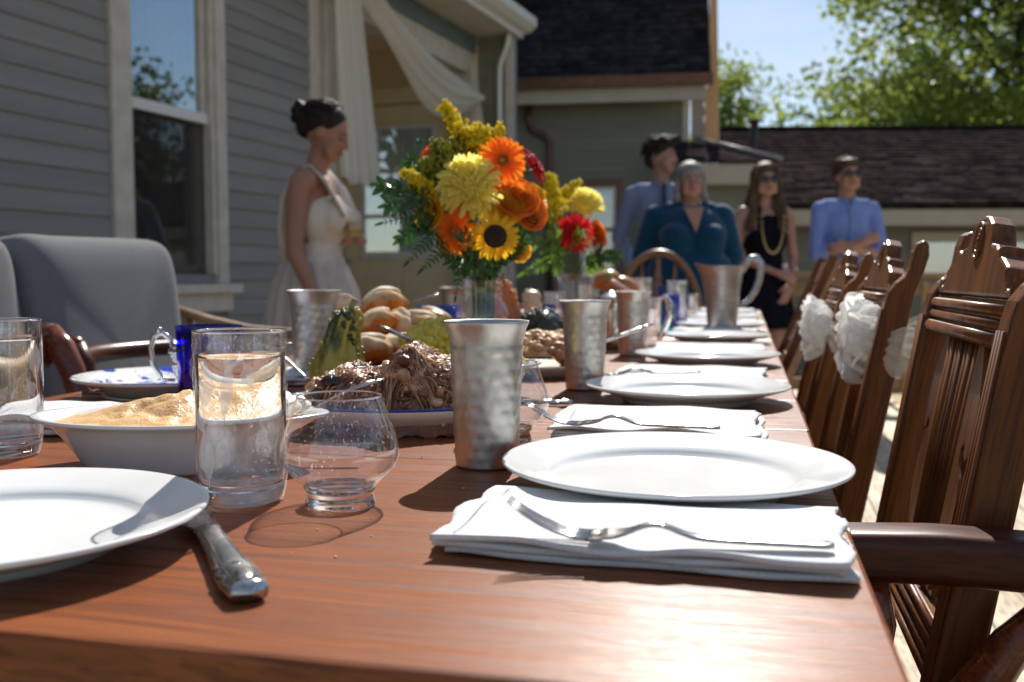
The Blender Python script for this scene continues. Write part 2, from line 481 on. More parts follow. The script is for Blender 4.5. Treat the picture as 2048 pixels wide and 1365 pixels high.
obj('room_lining', r_, M_inside, house, smooth=False)
cb = MB().prism([(0, 0), (.017, 0), (.006, .101), (0, .101)], 0, 1).mesh('clapboard', M_siding, False)
def clap(parent, y0, y1, z, x=0.0, me=cb, rz=0, name='clapboard'):
    o = obj(name, me, None, parent, (x, y0, z), (0, 0, rz)); o.scale = (1, y1 - y0, 1); return o
for k in range(30):
    z = k * .1
    if z + .1 > WB - .14 and z < WT + .12:
        clap(house, S0, 5.004, z); clap(house, 5.876, S1 - .02, z)
    else:
        clap(house, S0, 2.9, z); clap(house, 2.903, S1 - .02, z)
win = obj('window', MB().box(-.02, .035, 5.005, 5.125, WB - .05, 2.75).box(-.02, .035, 5.79, 5.875, WB - .05, 2.75).box(-.02, .04, 5.005, 5.875, 2.65, 2.80)
          .box(-.10, .02, 5.127, 5.155, WB, WT).box(-.10, .02, 5.762, 5.789, WB, WT), M_trim, house, smooth=False, bev=.004)
obj('sill', MB().box(-.04, .10, 4.93, 5.91, WB - .10, WB - .052).box(-.02, .055, 4.96, 5.88, WB - .20, WB - .102), M_trim, win, smooth=False, bev=.005)
obj('meeting_rail', MB().box(-.045, -.005, WL, WR, 1.735, 1.79), M_gutter, win, smooth=False, bev=.003)
obj('sash', MB().box(-.05, -.012, WL + .02, WL + .05, 1.78, WT).box(-.05, -.012, WR - .05, WR - .02, 1.78, WT).box(-.09, -.055, WL + .02, WL + .05, WB, 1.74).box(-.09, -.055, WR - .05, WR - .02, WB, 1.74).box(-.09, -.055, WL, WR, WB, WB + .05), M_trim, win, smooth=False)
obj('pane', MB().box(-.034, -.030, WL + .03, WR - .03, 1.79, WT), M_pane, win, smooth=False)
obj('pane', MB().box(-.078, -.074, WL + .03, WR - .03, WB + .05, 1.735), M_pane, win, smooth=False)
obj('insect_screen', MB().add([(-.03, WL + .02, WB), (-.03, WR - .02, WB), (-.03, WR - .02, 1.735), (-.03, WL + .02, 1.735)], [(0, 1, 2, 3)]), M_screen, win, smooth=False)
def curtain_fn(u, v):
    y = WL + u * .66; return (-.26 + .03 * math.sin(u * 40) + .01 * math.sin(u * 97), y, WB - .1 + v * 1.8)
obj('curtain', MB().grid(lambda u, v: curtain_fn(u * .40, v), 60, 4).grid(lambda u, v: curtain_fn(.66 + u * .34, v), 60, 4), M_curt, house)
obj('corner_board', MB().box(-.03, .03, S1 - .10, S1 + .02, 0, 3.0), M_trim, house, smooth=False, bev=.003)
# eaves, soffit and roof
obj('soffit', MB().box(-.02, .46, S0 - .3, 9.43, 3.0, 3.02), M_soffit, house, smooth=False)
for k in range(4):
    obj('soffit_board', MB().box(.02 + k * .11, .122 + k * .11, S0 - .3, 9.44, 2.988, 2.998), M_soffit, house, smooth=False)
obj('fascia', MB().box(.462, .485, S0 - .3, 9.48, 2.965, 3.12).box(.0, .46, 9.445, 9.475, 2.965, 3.09), M_gutter, house, smooth=False, bev=.003)
gt = MB().prism([(.487, 3.0), (.55, 3.02), (.60, 3.06), (.60, 3.13), (.585, 3.13), (.58, 3.07), (.50, 3.03), (.50, 3.12), (.487, 3.12)], S0 - .3, 9.5)
obj('gutter', gt, M_gutter, house, smooth=False)
M_shing = mat('dark_shingle', (.022, .020, .024), (.05, .044, .046), scale=9, rough=.9, spec=.1, bump=.003, bscale=120, rnd=.35)
rf = obj('roof', MB().prism([(.50, 3.10), (.50, 3.16), (-3.6, 5.3), (-3.6, 5.24)], S0 - .3, 9.48), M_shing, house, smooth=False)
obj('gable_wall', MB().prism([(.42, 3.05), (-3.5, 5.2), (-3.5, 0), (-1.6, 0), (-1.6, 3.05)], 9.50, 9.56), M_siding, house, smooth=False)
# porch
PS = 9.36
obj('porch_floor', MB().box(-1.5, .02, S1 + .02, PS, -.02, .012), M_rail, house, smooth=False)
obj('porch_ceiling', MB().box(-1.5, -.02, S1 + .02, PS, 2.93, 2.96), M_cream, house, smooth=False)
obj('porch_wall', MB().box(-1.6, -1.5, S1 + .02, PS + .1, 0, 2.96).box(-1.5, -1.24, PS, PS + .1, 0, 2.93).box(-.18, .10, PS, PS + .1, 0, 2.93).box(-1.24, -.18, PS, PS + .1, 2.46, 2.93), M_cream, house, smooth=False)
obj('porch_end_wall', MB().box(-1.5, -.12, S1 - .02, S1 + .015, 0, 2.93), M_cream, house, smooth=False)
obj('door_casing', MB().box(-1.33, -1.23, PS - .02, PS - .002, 0, 2.55).box(-.19, -.10, PS - .02, PS - .002, 0, 2.55).box(-1.36, -.07, PS - .035, PS - .002, 2.47, 2.60), M_cream, house, smooth=False, bev=.004)
door = obj('door', MB().box(-1.22, -1.03, PS + .01, PS + .05, 0, 2.44).box(-.30, -.20, PS + .01, PS + .05, 0, 2.44).box(-1.03, -.30, PS + .01, PS + .05, 0, 1.10).box(-1.03, -.30, PS + .01, PS + .05, 2.25, 2.44), M_cream, house, smooth=False, bev=.003)
obj('muntin', MB().box(-1.03, -.30, PS + .015, PS + .045, 1.85, 1.885), M_trim, door, smooth=False)
obj('muntin', MB().box(-1.03, -.30, PS + .015, PS + .045, 1.445, 1.48), M_trim, door, smooth=False)
obj('glazing_bead', MB().box(-1.045, -1.0, PS - .004, PS + .008, 1.08, 2.27).box(-.33, -.285, PS - .004, PS + .008, 1.08, 2.27).box(-1.0, -.33, PS - .004, PS + .008, 2.235, 2.27).box(-1.0, -.33, PS - .004, PS + .008, 1.08, 1.14), M_gutter, door, smooth=False)
obj('lower_panel', MB().box(-1.0, -.67, PS - .002, PS + .008, .25, .95).box(-.61, -.32, PS - .002, PS + .008, .25, .95), M_cream, door, smooth=False, bev=.004)
M_dpane = thinpane('door_pane_glass', 2.0)
for z0, z1 in ((1.10, 1.445), (1.48, 1.85), (1.885, 2.25)):
    obj('pane', MB().box(-1.03, -.30, PS + .028, PS + .032, z0, z1), M_dpane, door, smooth=False)
M_doorcurt = mat('door_curtain', (.75, .78, .80), (.62, .65, .68), scale=8, rough=.9, stretch=(6, 1, .4), transl=.75)
obj('door_curtain', MB().grid(lambda u, v: (-1.05 + u * .78, PS + .075 + .008 * math.sin(u * 60), 1.05 + v * 1.25), 60, 3), sheer('door_sheer', (.8, .84, .88), alpha=.45, transl=.7), door)
kn = at(704, 527, 9.2)
obj('door_knob', MB().ell((-1.17, PS - .045, 1.05), .03).tube([(-1.17, PS - .04, 1.05), (-1.17, PS + .01, 1.05)], .014, 8), M_pewter2, door)
obj('porch_post', MB().box(-.06, .07, S1 + .03, S1 + .16, 0, 2.66), M_trim, house, smooth=False, bev=.006)
obj('porch_post', MB().box(-.06, .07, PS - .14, PS - .01, 0, 2.66), M_trim, house, smooth=False, bev=.006)
bmn = obj('porch_beam', MB().box(-.06, .07, S1 + .02, PS - .005, 2.662, 2.928), M_trim, house, smooth=False, bev=.004)
obj('beam_moulding', MB().box(.072, .095, S1 + .02, PS - .005, 2.84, 2.985), M_beam, house, smooth=False, bev=.004)
# clapboarded end wall beside the porch
obj('end_wall', MB().box(.102, .42, PS + .03, PS + .13, 0, 3.0), M_siding, house, smooth=False)
cb2 = MB().prism([(0, 0), (.012, 0), (.004, .076), (0, .076)], 0, 1).mesh('clapboard', mat('olive_siding', (.235, .222, .172), (.205, .195, .15), scale=6, rough=.65, spec=.3, rnd=.05), False)
for k in range(39):
    clap(house, 0, .255, k * .0755, 0, cb2, -PI / 2).location = (.104, PS + .03, k * .0755)
obj('corner_board', MB().box(.362, .43, PS - .0, PS + .028, 0, 2.985), M_trim, house, smooth=False, bev=.003)
# curl of downspout under the eaves corner
def HL(n, s, z): return Vector((n, s, z))
ds = [(.42, 9.30, 3.0), (.42, 9.29, 2.95), (.42, 9.28, 2.90), (.385, 9.30, 2.83), (.34, 9.33, 2.77), (.32, 9.34, 2.70), (.315, 9.35, 2.6), (.315, 9.35, 1.6), (.315, 9.35, .1)]
obj('downspout', MB().tube(ds, .028, 10, flat=.8), M_gutter, house)

# sheer drapes tied to the porch
M_sheer = sheer('sheer_curtain', (.92, .88, .80), alpha=.85, transl=.45)
def fold(u, n=9, a=.02, ph=0): return a * math.sin(u * n * 2 * PI + ph) + a * .5 * math.sin(u * n * 4.7 * PI + 1.3 + ph)
def drape1(u, v):
    z = 3.0 - v * 1.45
    wd = .30 + .20 * v; s0 = S1 - .05 + .10 * v
    return (.16 + fold(u, 6, .025 * (.5 + v)) , s0 + u * wd, z + (.03 * math.sin(u * 20) if v == 1 else 0))
dr = obj('sheer_drape', MB().grid(drape1, 90, 24), M_sheer)
dr.location = W0; dr.rotation_euler = (0, 0, HROT)
tag(dr, 'long sheer white drape hanging down behind the bride at the left porch post', 'drape', 'sheer drapes on the porch')
def swag(u, v):
    # upper edge a0 -> a1, lower edge sags
    s = S1 + .10 + u * (PS - .1 - S1 - .10)
    zt = 3.0 - .52 * u - .18 * math.sin(u * PI) * .6
    zb = 2.82 - .46 * u - .32 * math.sin(u * PI) + .05 * math.sin(u * 7)
    z = zt + (zb - zt) * v
    n = .14 + .06 * math.sin(v * PI) + fold(v + .15 * u, 3.2, .022, u * 4) + .03 * math.sin(u * PI)
    return (n, s, z + .012 * math.sin(v * 18 + u * 9))
sw = obj('sheer_swag', MB().grid(swag, 60, 50), M_sheer)
sw.location = W0; sw.rotation_euler = (0, 0, HROT)
tag(sw, 'sheer white swag looping diagonally along the porch beam', 'drape', 'sheer drapes on the porch')
def drape2(u, v):
    z = 2.72 - v * 1.9
    wd = .07 + .30 * v ** 1.2
    return (.10 + .06 * v + fold(u, 5, .02 * (.4 + v)) + u * wd * .75, PS - .16 + u * wd * .1, z)
dr2 = obj('sheer_drape', MB().grid(drape2, 70, 24), M_sheer)
dr2.location = W0; dr2.rotation_euler = (0, 0, HROT)
tag(dr2, 'sheer white drape falling from the right porch post behind the large bouquet', 'drape', 'sheer drapes on the porch')

# ================================================================== OLIVE HOUSE BEHIND
M_olive = MATS['olive_siding']
M_copper = mat('copper_gutter', (.20, .095, .065), (.13, .07, .055), scale=14, rough=.45, metal=.6)
M_fascia = mat('cream_fascia', (.50, .44, .33), (.46, .40, .30), scale=6, rough=.6)
B0 = at(1040, 552, 11.0); B0.z = 0
bld = thing('house', B0, TH - R(9), 'olive house with steep dark shingle roof and copper gutter behind the guests', 'house')
obj('wall', MB().box(-1.2, 1.80, .0, .12, -.7, 2.9).box(1.70, 1.80, .12, 4.5, -.7, 2.9), M_olive, bld, smooth=False)
cb3 = MB().prism([(0, 0), (.012, 0), (.004, .076), (0, .076)], 0, 1).mesh('clapboard', M_olive, False)
for k in range(46):
    z = -.6 + k * .0755
    segs = [(-1.2, 1.745)]
    if z + .07 > .92 and z < 1.95: segs = [(-1.2, .60), (1.11, 1.745)]
    for a, b in segs:
        o = clap(bld, 0, b - a, z, 0, cb3, -PI / 2); o.location = (a, -.001, z)
obj('corner_board', MB().box(1.747, 1.82, -.03, .0, -.7, 2.83), M_fascia, bld, smooth=False)
wn2 = obj('window', MB().box(.60, .665, -.035, 0, .92, 1.95).box(1.045, 1.11, -.035, 0, .92, 1.95).box(.665, 1.045, -.035, 0, 1.88, 1.95).box(.58, 1.13, -.05, 0, .86, .918).box(.665, 1.045, -.03, 0, 1.40, 1.44), M_copper, bld, smooth=False)
obj('sash', MB().box(.667, .70, -.028, -.002, .92, 1.88).box(1.01, 1.043, -.028, -.002, .92, 1.88).box(.70, 1.01, -.028, -.002, 1.84, 1.878), M_gutter, wn2, smooth=False)
obj('pane', MB().box(.70, 1.01, -.012, -.008, .92, 1.84), M_dpane, wn2, smooth=False)
obj('window_back', MB().box(.665, 1.045, -.004, -.001, .92, 1.88), M_inside, wn2, smooth=False)  # dark sheet behind the pane, stands in for an unlit room
obj('fascia', MB().box(-1.3, 1.98, -.27, -.23, 2.74, 2.90).box(-1.3, 1.80, -.23, 0, 2.86, 2.89), M_fascia, bld, smooth=False)
obj('gutter', MB().prism([(0, 0), (.08, 0), (.10, .11), (.085, .11), (.07, .015), (.0, .015)], 0, 3.35), M_copper, bld, loc=(-1.3, -.275, 2.885), rot=(0, 0, -PI / 2), smooth=False)
ks = []
for px, py in ((1052, 192), (1052, 235), (1058, 256), (1082, 266), (1094, 280), (1095, 330), (1095, 700)):
    p = at(px, py, 10.70); q = p - B0
    a = -(TH - R(9)); ks.append((q.x * math.cos(a) - q.y * math.sin(a), -.04 if py > 240 else -.06, p.z))
obj('downspout', MB().tube(ks, .035, 8), M_copper, bld)
def shingled(parent, x0, x1, y0, z0, pitch, vlen, expo, tab, limit, mm=M_shing, startx=None):
    """a roof plane that rises from the eave line (y0, z0) away from the camera"""
    rf = obj('roof', MB().box(x0, x1, 0, vlen, -.05, 0), mm, parent, loc=(0, y0, z0), rot=(pitch, 0, 0), smooth=False)
    sm = MB().prism([(0, 0), (tab - .006, 0), (tab - .006, .02), (0, .02)], 0, expo * 1.5)
    sm = MB().add([(0, 0, .004), (tab - .008, 0, .004), (tab - .008, expo * 1.4, .0), (0, expo * 1.4, .0), (0, 0, .02), (tab - .008, 0, .02), (tab - .008, expo * 1.4, .006), (0, expo * 1.4, .006)],
                  [(0, 3, 2, 1), (4, 5, 6, 7), (0, 1, 5, 4), (1, 2, 6, 5), (2, 3, 7, 6), (3, 0, 4, 7)]).mesh('shingle', mm, False)
    rest = MB(); n = 0
    rows = int(vlen / expo)
    rg = random.Random(3)
    for j in range(rows):
        x = x0 - rg.random() * tab
        while x < x1:
            xa = max(x, x0)
            if xa + tab * .3 < x1:
                if n < limit and (startx is None or x > startx):
                    o = obj('shingle', sm, None, rf, (xa, j * expo + rg.uniform(-.004, .004), rg.uniform(0, .003)))
                    o.scale = (min(1, (x1 - xa) / tab, (x + tab - xa) / tab), 1, rg.uniform(.8, 1.5)); n += 1
                else:
                    q = min(x + tab, x1) - .008; y = j * expo
                    rest.add([(xa, y, .004), (q, y, .004), (q, y + expo * 1.4, 0), (xa, y + expo * 1.4, 0), (xa, y, .022), (q, y, .022), (q, y + expo * 1.4, .006), (xa, y + expo * 1.4, .006)],
                             [(4, 5, 6, 7), (0, 1, 5, 4), (1, 2, 6, 5), (3, 0, 4, 7)])
            x += tab
    if rest.v:
        obj('shingles', rest, mm, rf, smooth=False)['kind'] = 'stuff'
    return rf
shingled(bld, -2.2, 2.03, -.30, 2.96, R(46), 3.4, .125, .26, 290, startx=-.2)
M_tan = mat('sunlit_tan_rake', (.72, .42, .20), (.60, .34, .16), scale=5, rough=.6, stretch=(1, 1, .3))  # sunlight on the rake board is put into this bright tan
a_ = []
def loc_of(px, py, d, base, rot):
    p = at(px, py, d); q = p - base; a = -rot
    return (q.x * math.cos(a) - q.y * math.sin(a), q.x * math.sin(a) + q.y * math.cos(a), p.z)
pl = [loc_of(px, py, 10.85, B0, TH - R(9)) for px, py in ((1408, 285), (1438, 285), (1434, 0), (1432, -120), (1420, -120), (1418, 150), (1410, 200))]
obj('rake_board', MB().prism([(p[0], p[2]) for p in pl], .10, .22), M_tan, bld, smooth=False)
pl = [loc_of(px, py, 10.7, B0, TH - R(9)) for px, py in ((1382, 196), (1408, 196), (1408, 300), (1382, 300))]
obj('eave_return', MB().prism([(p[0], p[2]) for p in pl], .05, .1), mat('eave_panel', (.30, .24, .22), rough=.6), bld, smooth=False)  # plain dull dark panel at the eave end

# ================================================================== LOW BUILDING ON THE RIGHT
G0 = at(1380, 552, 9.9); G0.z = 0
GR = TH - R(2)
low = thing('outbuilding', G0, GR, 'long low outbuilding with brown shingle roof and cream fascia behind the standing man', 'outbuilding')
M_shing2 = mat('brown_shingle', (.016, .012, .013), (.050, .037, .036), scale=7, rough=.9, spec=.04, bump=.003, bscale=120, rnd=.4)
obj('wall', MB().box(-.3, 7.5, .28, .40, -.7, 1.6), M_olive, low, smooth=False)
for k in range(26):
    z = -.6 + k * .0755
    for a, b in (((-.3, 2.25), (4.6, 7.5)) if z > .95 and z < 1.36 else ((-.3, 7.5),)):
        o = clap(low, 0, b - a, z, 0, cb3, -PI / 2); o.location = (a, .279, z)
wl = obj('window', MB().box(2.25, 4.6, .235, .275, 1.26, 1.36).box(2.25, 2.33, .235, .275, .9, 1.26).box(3.4, 3.48, .235, .275, .9, 1.26), M_fascia, low, smooth=False)
obj('pane', MB().box(2.33, 4.6, .255, .262, .9, 1.26), M_pane, wl, smooth=False)
obj('window_back', MB().box(2.30, 4.6, .265, .276, .9, 1.26), M_inside, wl, smooth=False)  # dark sheet in place of the dim room behind this pane
obj('fascia', MB().box(.55, 7.6, -.02, .01, 1.42, 1.60).box(.55, 7.6, .01, .27, 1.41, 1.43), M_fascia, low, smooth=False)
shingled(low, .55, 7.6, -.05, 1.62, R(20.5), 3.35, .16, .30, 290, mm=M_shing2)
obj('ridge_cap', MB().box(.55, 7.6, 3.02, 3.16, 2.80, 2.83), M_shing2, low, smooth=False)
# nearer wing with a higher eave
obj('wing_wall', MB().box(-.1, .70, -.12, .0, -.7, 1.8), M_olive, low, smooth=False)
obj('wing_fascia', MB().box(-.15, .76, -.30, -.26, 1.80, 1.99).box(-.15, .76, -.26, -.0, 1.79, 1.82), M_fascia, low, smooth=False)
obj('wing_roof', MB().add([(-.15, -.32, 1.99), (.78, -.32, 1.99), (.10, .6, 2.28), (-.15, .6, 2.30), (-.15, -.32, 2.02), (.78, -.32, 2.02), (.10, .6, 2.32), (-.15, .6, 2.34)],
    [(0, 3, 2, 1), (4, 5, 6, 7), (0, 1, 5, 4), (1, 2, 6, 5), (2, 3, 7, 6), (3, 0, 4, 7)]), M_shing2, low, smooth=False)
obj('wing_flashing', MB().tube([(.80, -.34, 2.03), (.12, .58, 2.35)], .025, 6), mat('flashing', (.35, .30, .28), rough=.5), low)
vp = loc_of(1508, 300, 11.4, G0, GR)
obj('vent_pipe', MB().tube([(vp[0], vp[1], vp[2] - .3), (vp[0], vp[1], vp[2] + .32)], .045, 12).tube([(vp[0], vp[1], vp[2] + .28), (vp[0], vp[1], vp[2] + .34)], .055, 12), mat('vent_black', (.03, .03, .03), rough=.5), low)

# ================================================================== DECK RAILING
RD = 7.35
rl = at(1500, 549, RD); rl.z = 0
rail = thing('railing', rl, TH - R(1), 'tan wooden deck railing with square posts and balusters behind the guests', 'railing')
obj('top_rail', MB().box(-.4, 3.2, -.06, .08, .905, .945), M_rail, rail, smooth=False, bev=.004)
obj('upper_rail', MB().box(-.4, 3.2, -.02, .02, .78, .87), M_rail, rail, smooth=False)
obj('bottom_rail', MB().box(-.4, 3.2, -.02, .02, .08, .17), M_rail, rail, smooth=False)
pm = MB().box(-.045, .045, -.045, .045, -.2, .902).mesh('post', M_rail, False)
for x in (.29, 1.45, 2.6): obj('post', pm, None, rail, (x, .07, 0))
bm_ = MB().box(-.018, .018, -.04, -.0215, .06, .88).mesh('baluster', M_rail, False)
for k in range(26):
    x = -.35 + k * .135
    if min(abs(x - q) for q in (.29, 1.45, 2.6)) > .07: obj('baluster', bm_, None, rail, (x, 0, 0))

# ================================================================== TREES
def leafmesh(name, clumps, nleaf, size, spread, m, seed=1, asp=.62):
    rg = np.random.RandomState(seed)
    C = np.array([c[:3] for c in clumps]); W = np.array([c[3] for c in clumps], float)
    idx = rg.choice(len(C), nleaf, p=W / W.sum())
    d = rg.normal(size=(nleaf, 3)); d /= np.linalg.norm(d, axis=1)[:, None]
    rad = rg.random(nleaf) ** .5
    P = C[idx] + d * (rad * spread * (.5 + W[idx]))[:, None] * np.array([1, 1, .62])
    a = rg.normal(size=(nleaf, 3)); a /= np.linalg.norm(a, axis=1)[:, None]
    b = np.cross(a, rg.normal(size=(nleaf, 3))); b /= np.linalg.norm(b, axis=1)[:, None]
    s = size * rg.uniform(.6, 1.3, nleaf)[:, None]
    V = np.stack([P - a * s, P + b * s * asp, P + a * s, P - b * s * asp], 1).reshape(-1, 3)
    me = bpy.data.meshes.new(name)
    me.vertices.add(nleaf * 4); me.vertices.foreach_set('co', V.ravel())
    me.loops.add(nleaf * 4); me.loops.foreach_set('vertex_index', np.arange(nleaf * 4))
    me.polygons.add(nleaf); me.polygons.foreach_set('loop_start', np.arange(0, nleaf * 4, 4)); me.polygons.foreach_set('loop_total', np.full(nleaf, 4))
    me.materials.append(m); me.update(calc_edges=True)
    return me
M_leaf = mat('tree_leaves', (.30, .34, .055), (.13, .19, .045), scale=.55, rough=.5, spec=.35, transl=.6, ramp=(.38, .62))
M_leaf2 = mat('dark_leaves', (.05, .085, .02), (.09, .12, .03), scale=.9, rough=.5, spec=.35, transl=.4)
M_bark = mat('bark', (.055, .042, .032), (.10, .08, .06), scale=6, rough=.9, bump=.02, bscale=20, stretch=(1, 1, .2))
def tree(name, base, h, rc, seed, nleaf, leaf, m, label, cat='tree', nbr=26, trunk_r=.22, cz=.55, zr=1.0, spread=.75, lean=0, group=None):
    rg = random.Random(seed)
    t = thing(name, base, rg.random() * 6 if not lean else 0, label, cat, group)
    tb = MB()
    top = Vector((lean, 0, h * .82))
    trunk = [Vector((0, 0, -.6)), Vector((.02 * h, .01 * h, h * .2)), Vector((.0 + lean * .4, .02 * h, h * .45)), Vector((lean * .8, -.01 * h, h * .65)), top]
    tb.tube(trunk, [trunk_r * 1.25, trunk_r, trunk_r * .75, trunk_r * .5, trunk_r * .15], 9)
    obj('trunk', tb, M_bark, t)
    clumps = []; lb = MB()
    cc = Vector((lean * .7, 0, h * cz + rc * zr * .35))
    for k in range(nbr):
        a = k * 2.4 + rg.uniform(-.3, .3); f = k / nbr
        zc = (h * .28) + f * h * .62
        p0 = trunk[1].lerp(trunk[4], min(1, max(0, (zc - h * .2) / (h * .62))) * .9)
        el = rg.uniform(-.1, .7) + f * .5
        Ln = rc * (1 - .55 * abs(f - .35)) * rg.uniform(.75, 1.1)
        p3 = p0 + Vector((math.cos(a) * math.cos(el), math.sin(a) * math.cos(el), math.sin(el) * zr)) * Ln
        p1 = p0.lerp(p3, .35) + Vector((0, 0, .06 * h * .4)); p2 = p0.lerp(p3, .7) + Vector((0, 0, .05 * h * .5))
        lb.tube([p0, p1, p2, p3], [trunk_r * .35, trunk_r * .22, trunk_r * .12, .01], 5)
        for q in range(9):
            u = rg.uniform(.35, 1.05)
            c = p0.lerp(p3, u) + Vector((rg.gauss(0, 1), rg.gauss(0, 1), rg.gauss(0, .7))) * rc * .16
            clumps.append((c.x, c.y, c.z, rg.uniform(.4, 1.2)))
            lb.tube([p1.lerp(p3, u * .8), c], [trunk_r * .07, .008], 4)
    obj('limbs', lb, M_bark, t)
    o = obj('crown', leafmesh('crown', clumps, nleaf, leaf, spread, m, seed), None, t)
    o['kind'] = 'stuff'
    return t
def gp(px, d, z=-.65):
    p = at(px, 552, d); p.z = z; return p
tree('deciduous_tree', gp(2030, 27), 12.8, 6.0, 5, 19000, .125, M_leaf, 'large sunlit green tree with yellowish lower leaves rising above the low roof', nbr=34, trunk_r=.26, spread=.72)
tree('deciduous_tree', gp(1800, 33), 8.0, 4.4, 11, 11000, .12, M_leaf, 'smaller yellow-green tree directly above the standing man, left of the large tree', nbr=22, trunk_r=.16, spread=.7)
tree('deciduous_tree', gp(1455, 34), 9.8, 2.2, 17, 3300, .12, M_leaf, 'small sparse tree with orange-tinged leaves beside the steep roof edge', nbr=16, trunk_r=.1, spread=.5)
tree('deciduous_tree', gp(2260, 30), 12, 5, 23, 16000, .12, M_leaf, 'dense green tree partly cut off by the right picture edge behind the large tree', nbr=28, trunk_r=.24)
tree('deciduous_tree', cam2w(-1.5, 13.2, -.65), 11.2, 2.9, 31, 22000, .13, M_leaf2, 'unseen tall tree added behind the grey house to cast shade', nbr=36, trunk_r=.22, cz=.6, spread=.8)  # out of view, added to shade the loveseat and the bride
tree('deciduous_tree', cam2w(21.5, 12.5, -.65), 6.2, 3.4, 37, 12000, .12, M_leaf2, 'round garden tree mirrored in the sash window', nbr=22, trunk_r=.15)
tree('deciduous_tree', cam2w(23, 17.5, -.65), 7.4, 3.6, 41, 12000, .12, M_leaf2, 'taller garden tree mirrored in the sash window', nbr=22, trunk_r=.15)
# ================================================================== DINING TABLE
XL, XR, Y0, Y1 = -.972, .072, .405, 5.2
table = thing('dining_table', (0, 0, 0), label='long red-brown wooden dining table of crosswise boards laid with place settings', cat='table')
cuts = [Y0, .891, 1.155, 1.43, 1.70, 1.97, 2.24, 2.51, 2.78, 3.05, 3.32, 3.59, 3.86, 4.13, 4.40, 4.67, 4.94, Y1]
for i, (a, b) in enumerate(zip(cuts, cuts[1:])):
    w = MB().box(XL - (XL + XR) / 2, XR - (XL + XR) / 2, -(b - a) / 2 + .0013, (b - a) / 2 - .0013, -.028, 0)
    o = obj('board', w, M_tabletop, table, loc=((XL + XR) / 2 + (.0012 if i > 1 else 0), (a + b) / 2, TT - (.0006 if i % 2 else 0)), smooth=False, bev=.0035)
obj('apron', MB().box(XL + .06, XR - .06, Y0 + .06, Y0 + .082, TT - .12, TT - .03).box(XL + .06, XR - .06, Y1 - .082, Y1 - .06, TT - .12, TT - .03)
    .box(XL + .06, XL + .082, Y0 + .084, Y1 - .084, TT - .12, TT - .03).box(XR - .082, XR - .06, Y0 + .084, Y1 - .084, TT - .12, TT - .03), M_tabletop, table, smooth=False)
lgm = MB().lathe([(0, 0), (.025, 0), (.03, .05), (.022, .1), (.035, .3), (.04, .5), (.028, .56), (.042, .6), (.042, .718), (0, .718)], 16).mesh('leg', M_tabletop)
for x, y in ((XL + .12, Y0 + .14), (XR - .13, Y0 + .14), (XL + .12, Y1 - .14), (XR - .13, Y1 - .14), (XL + .12, 2.8), (XR - .13, 2.8)):
    obj('leg', lgm, None, table, (x, y, 0))

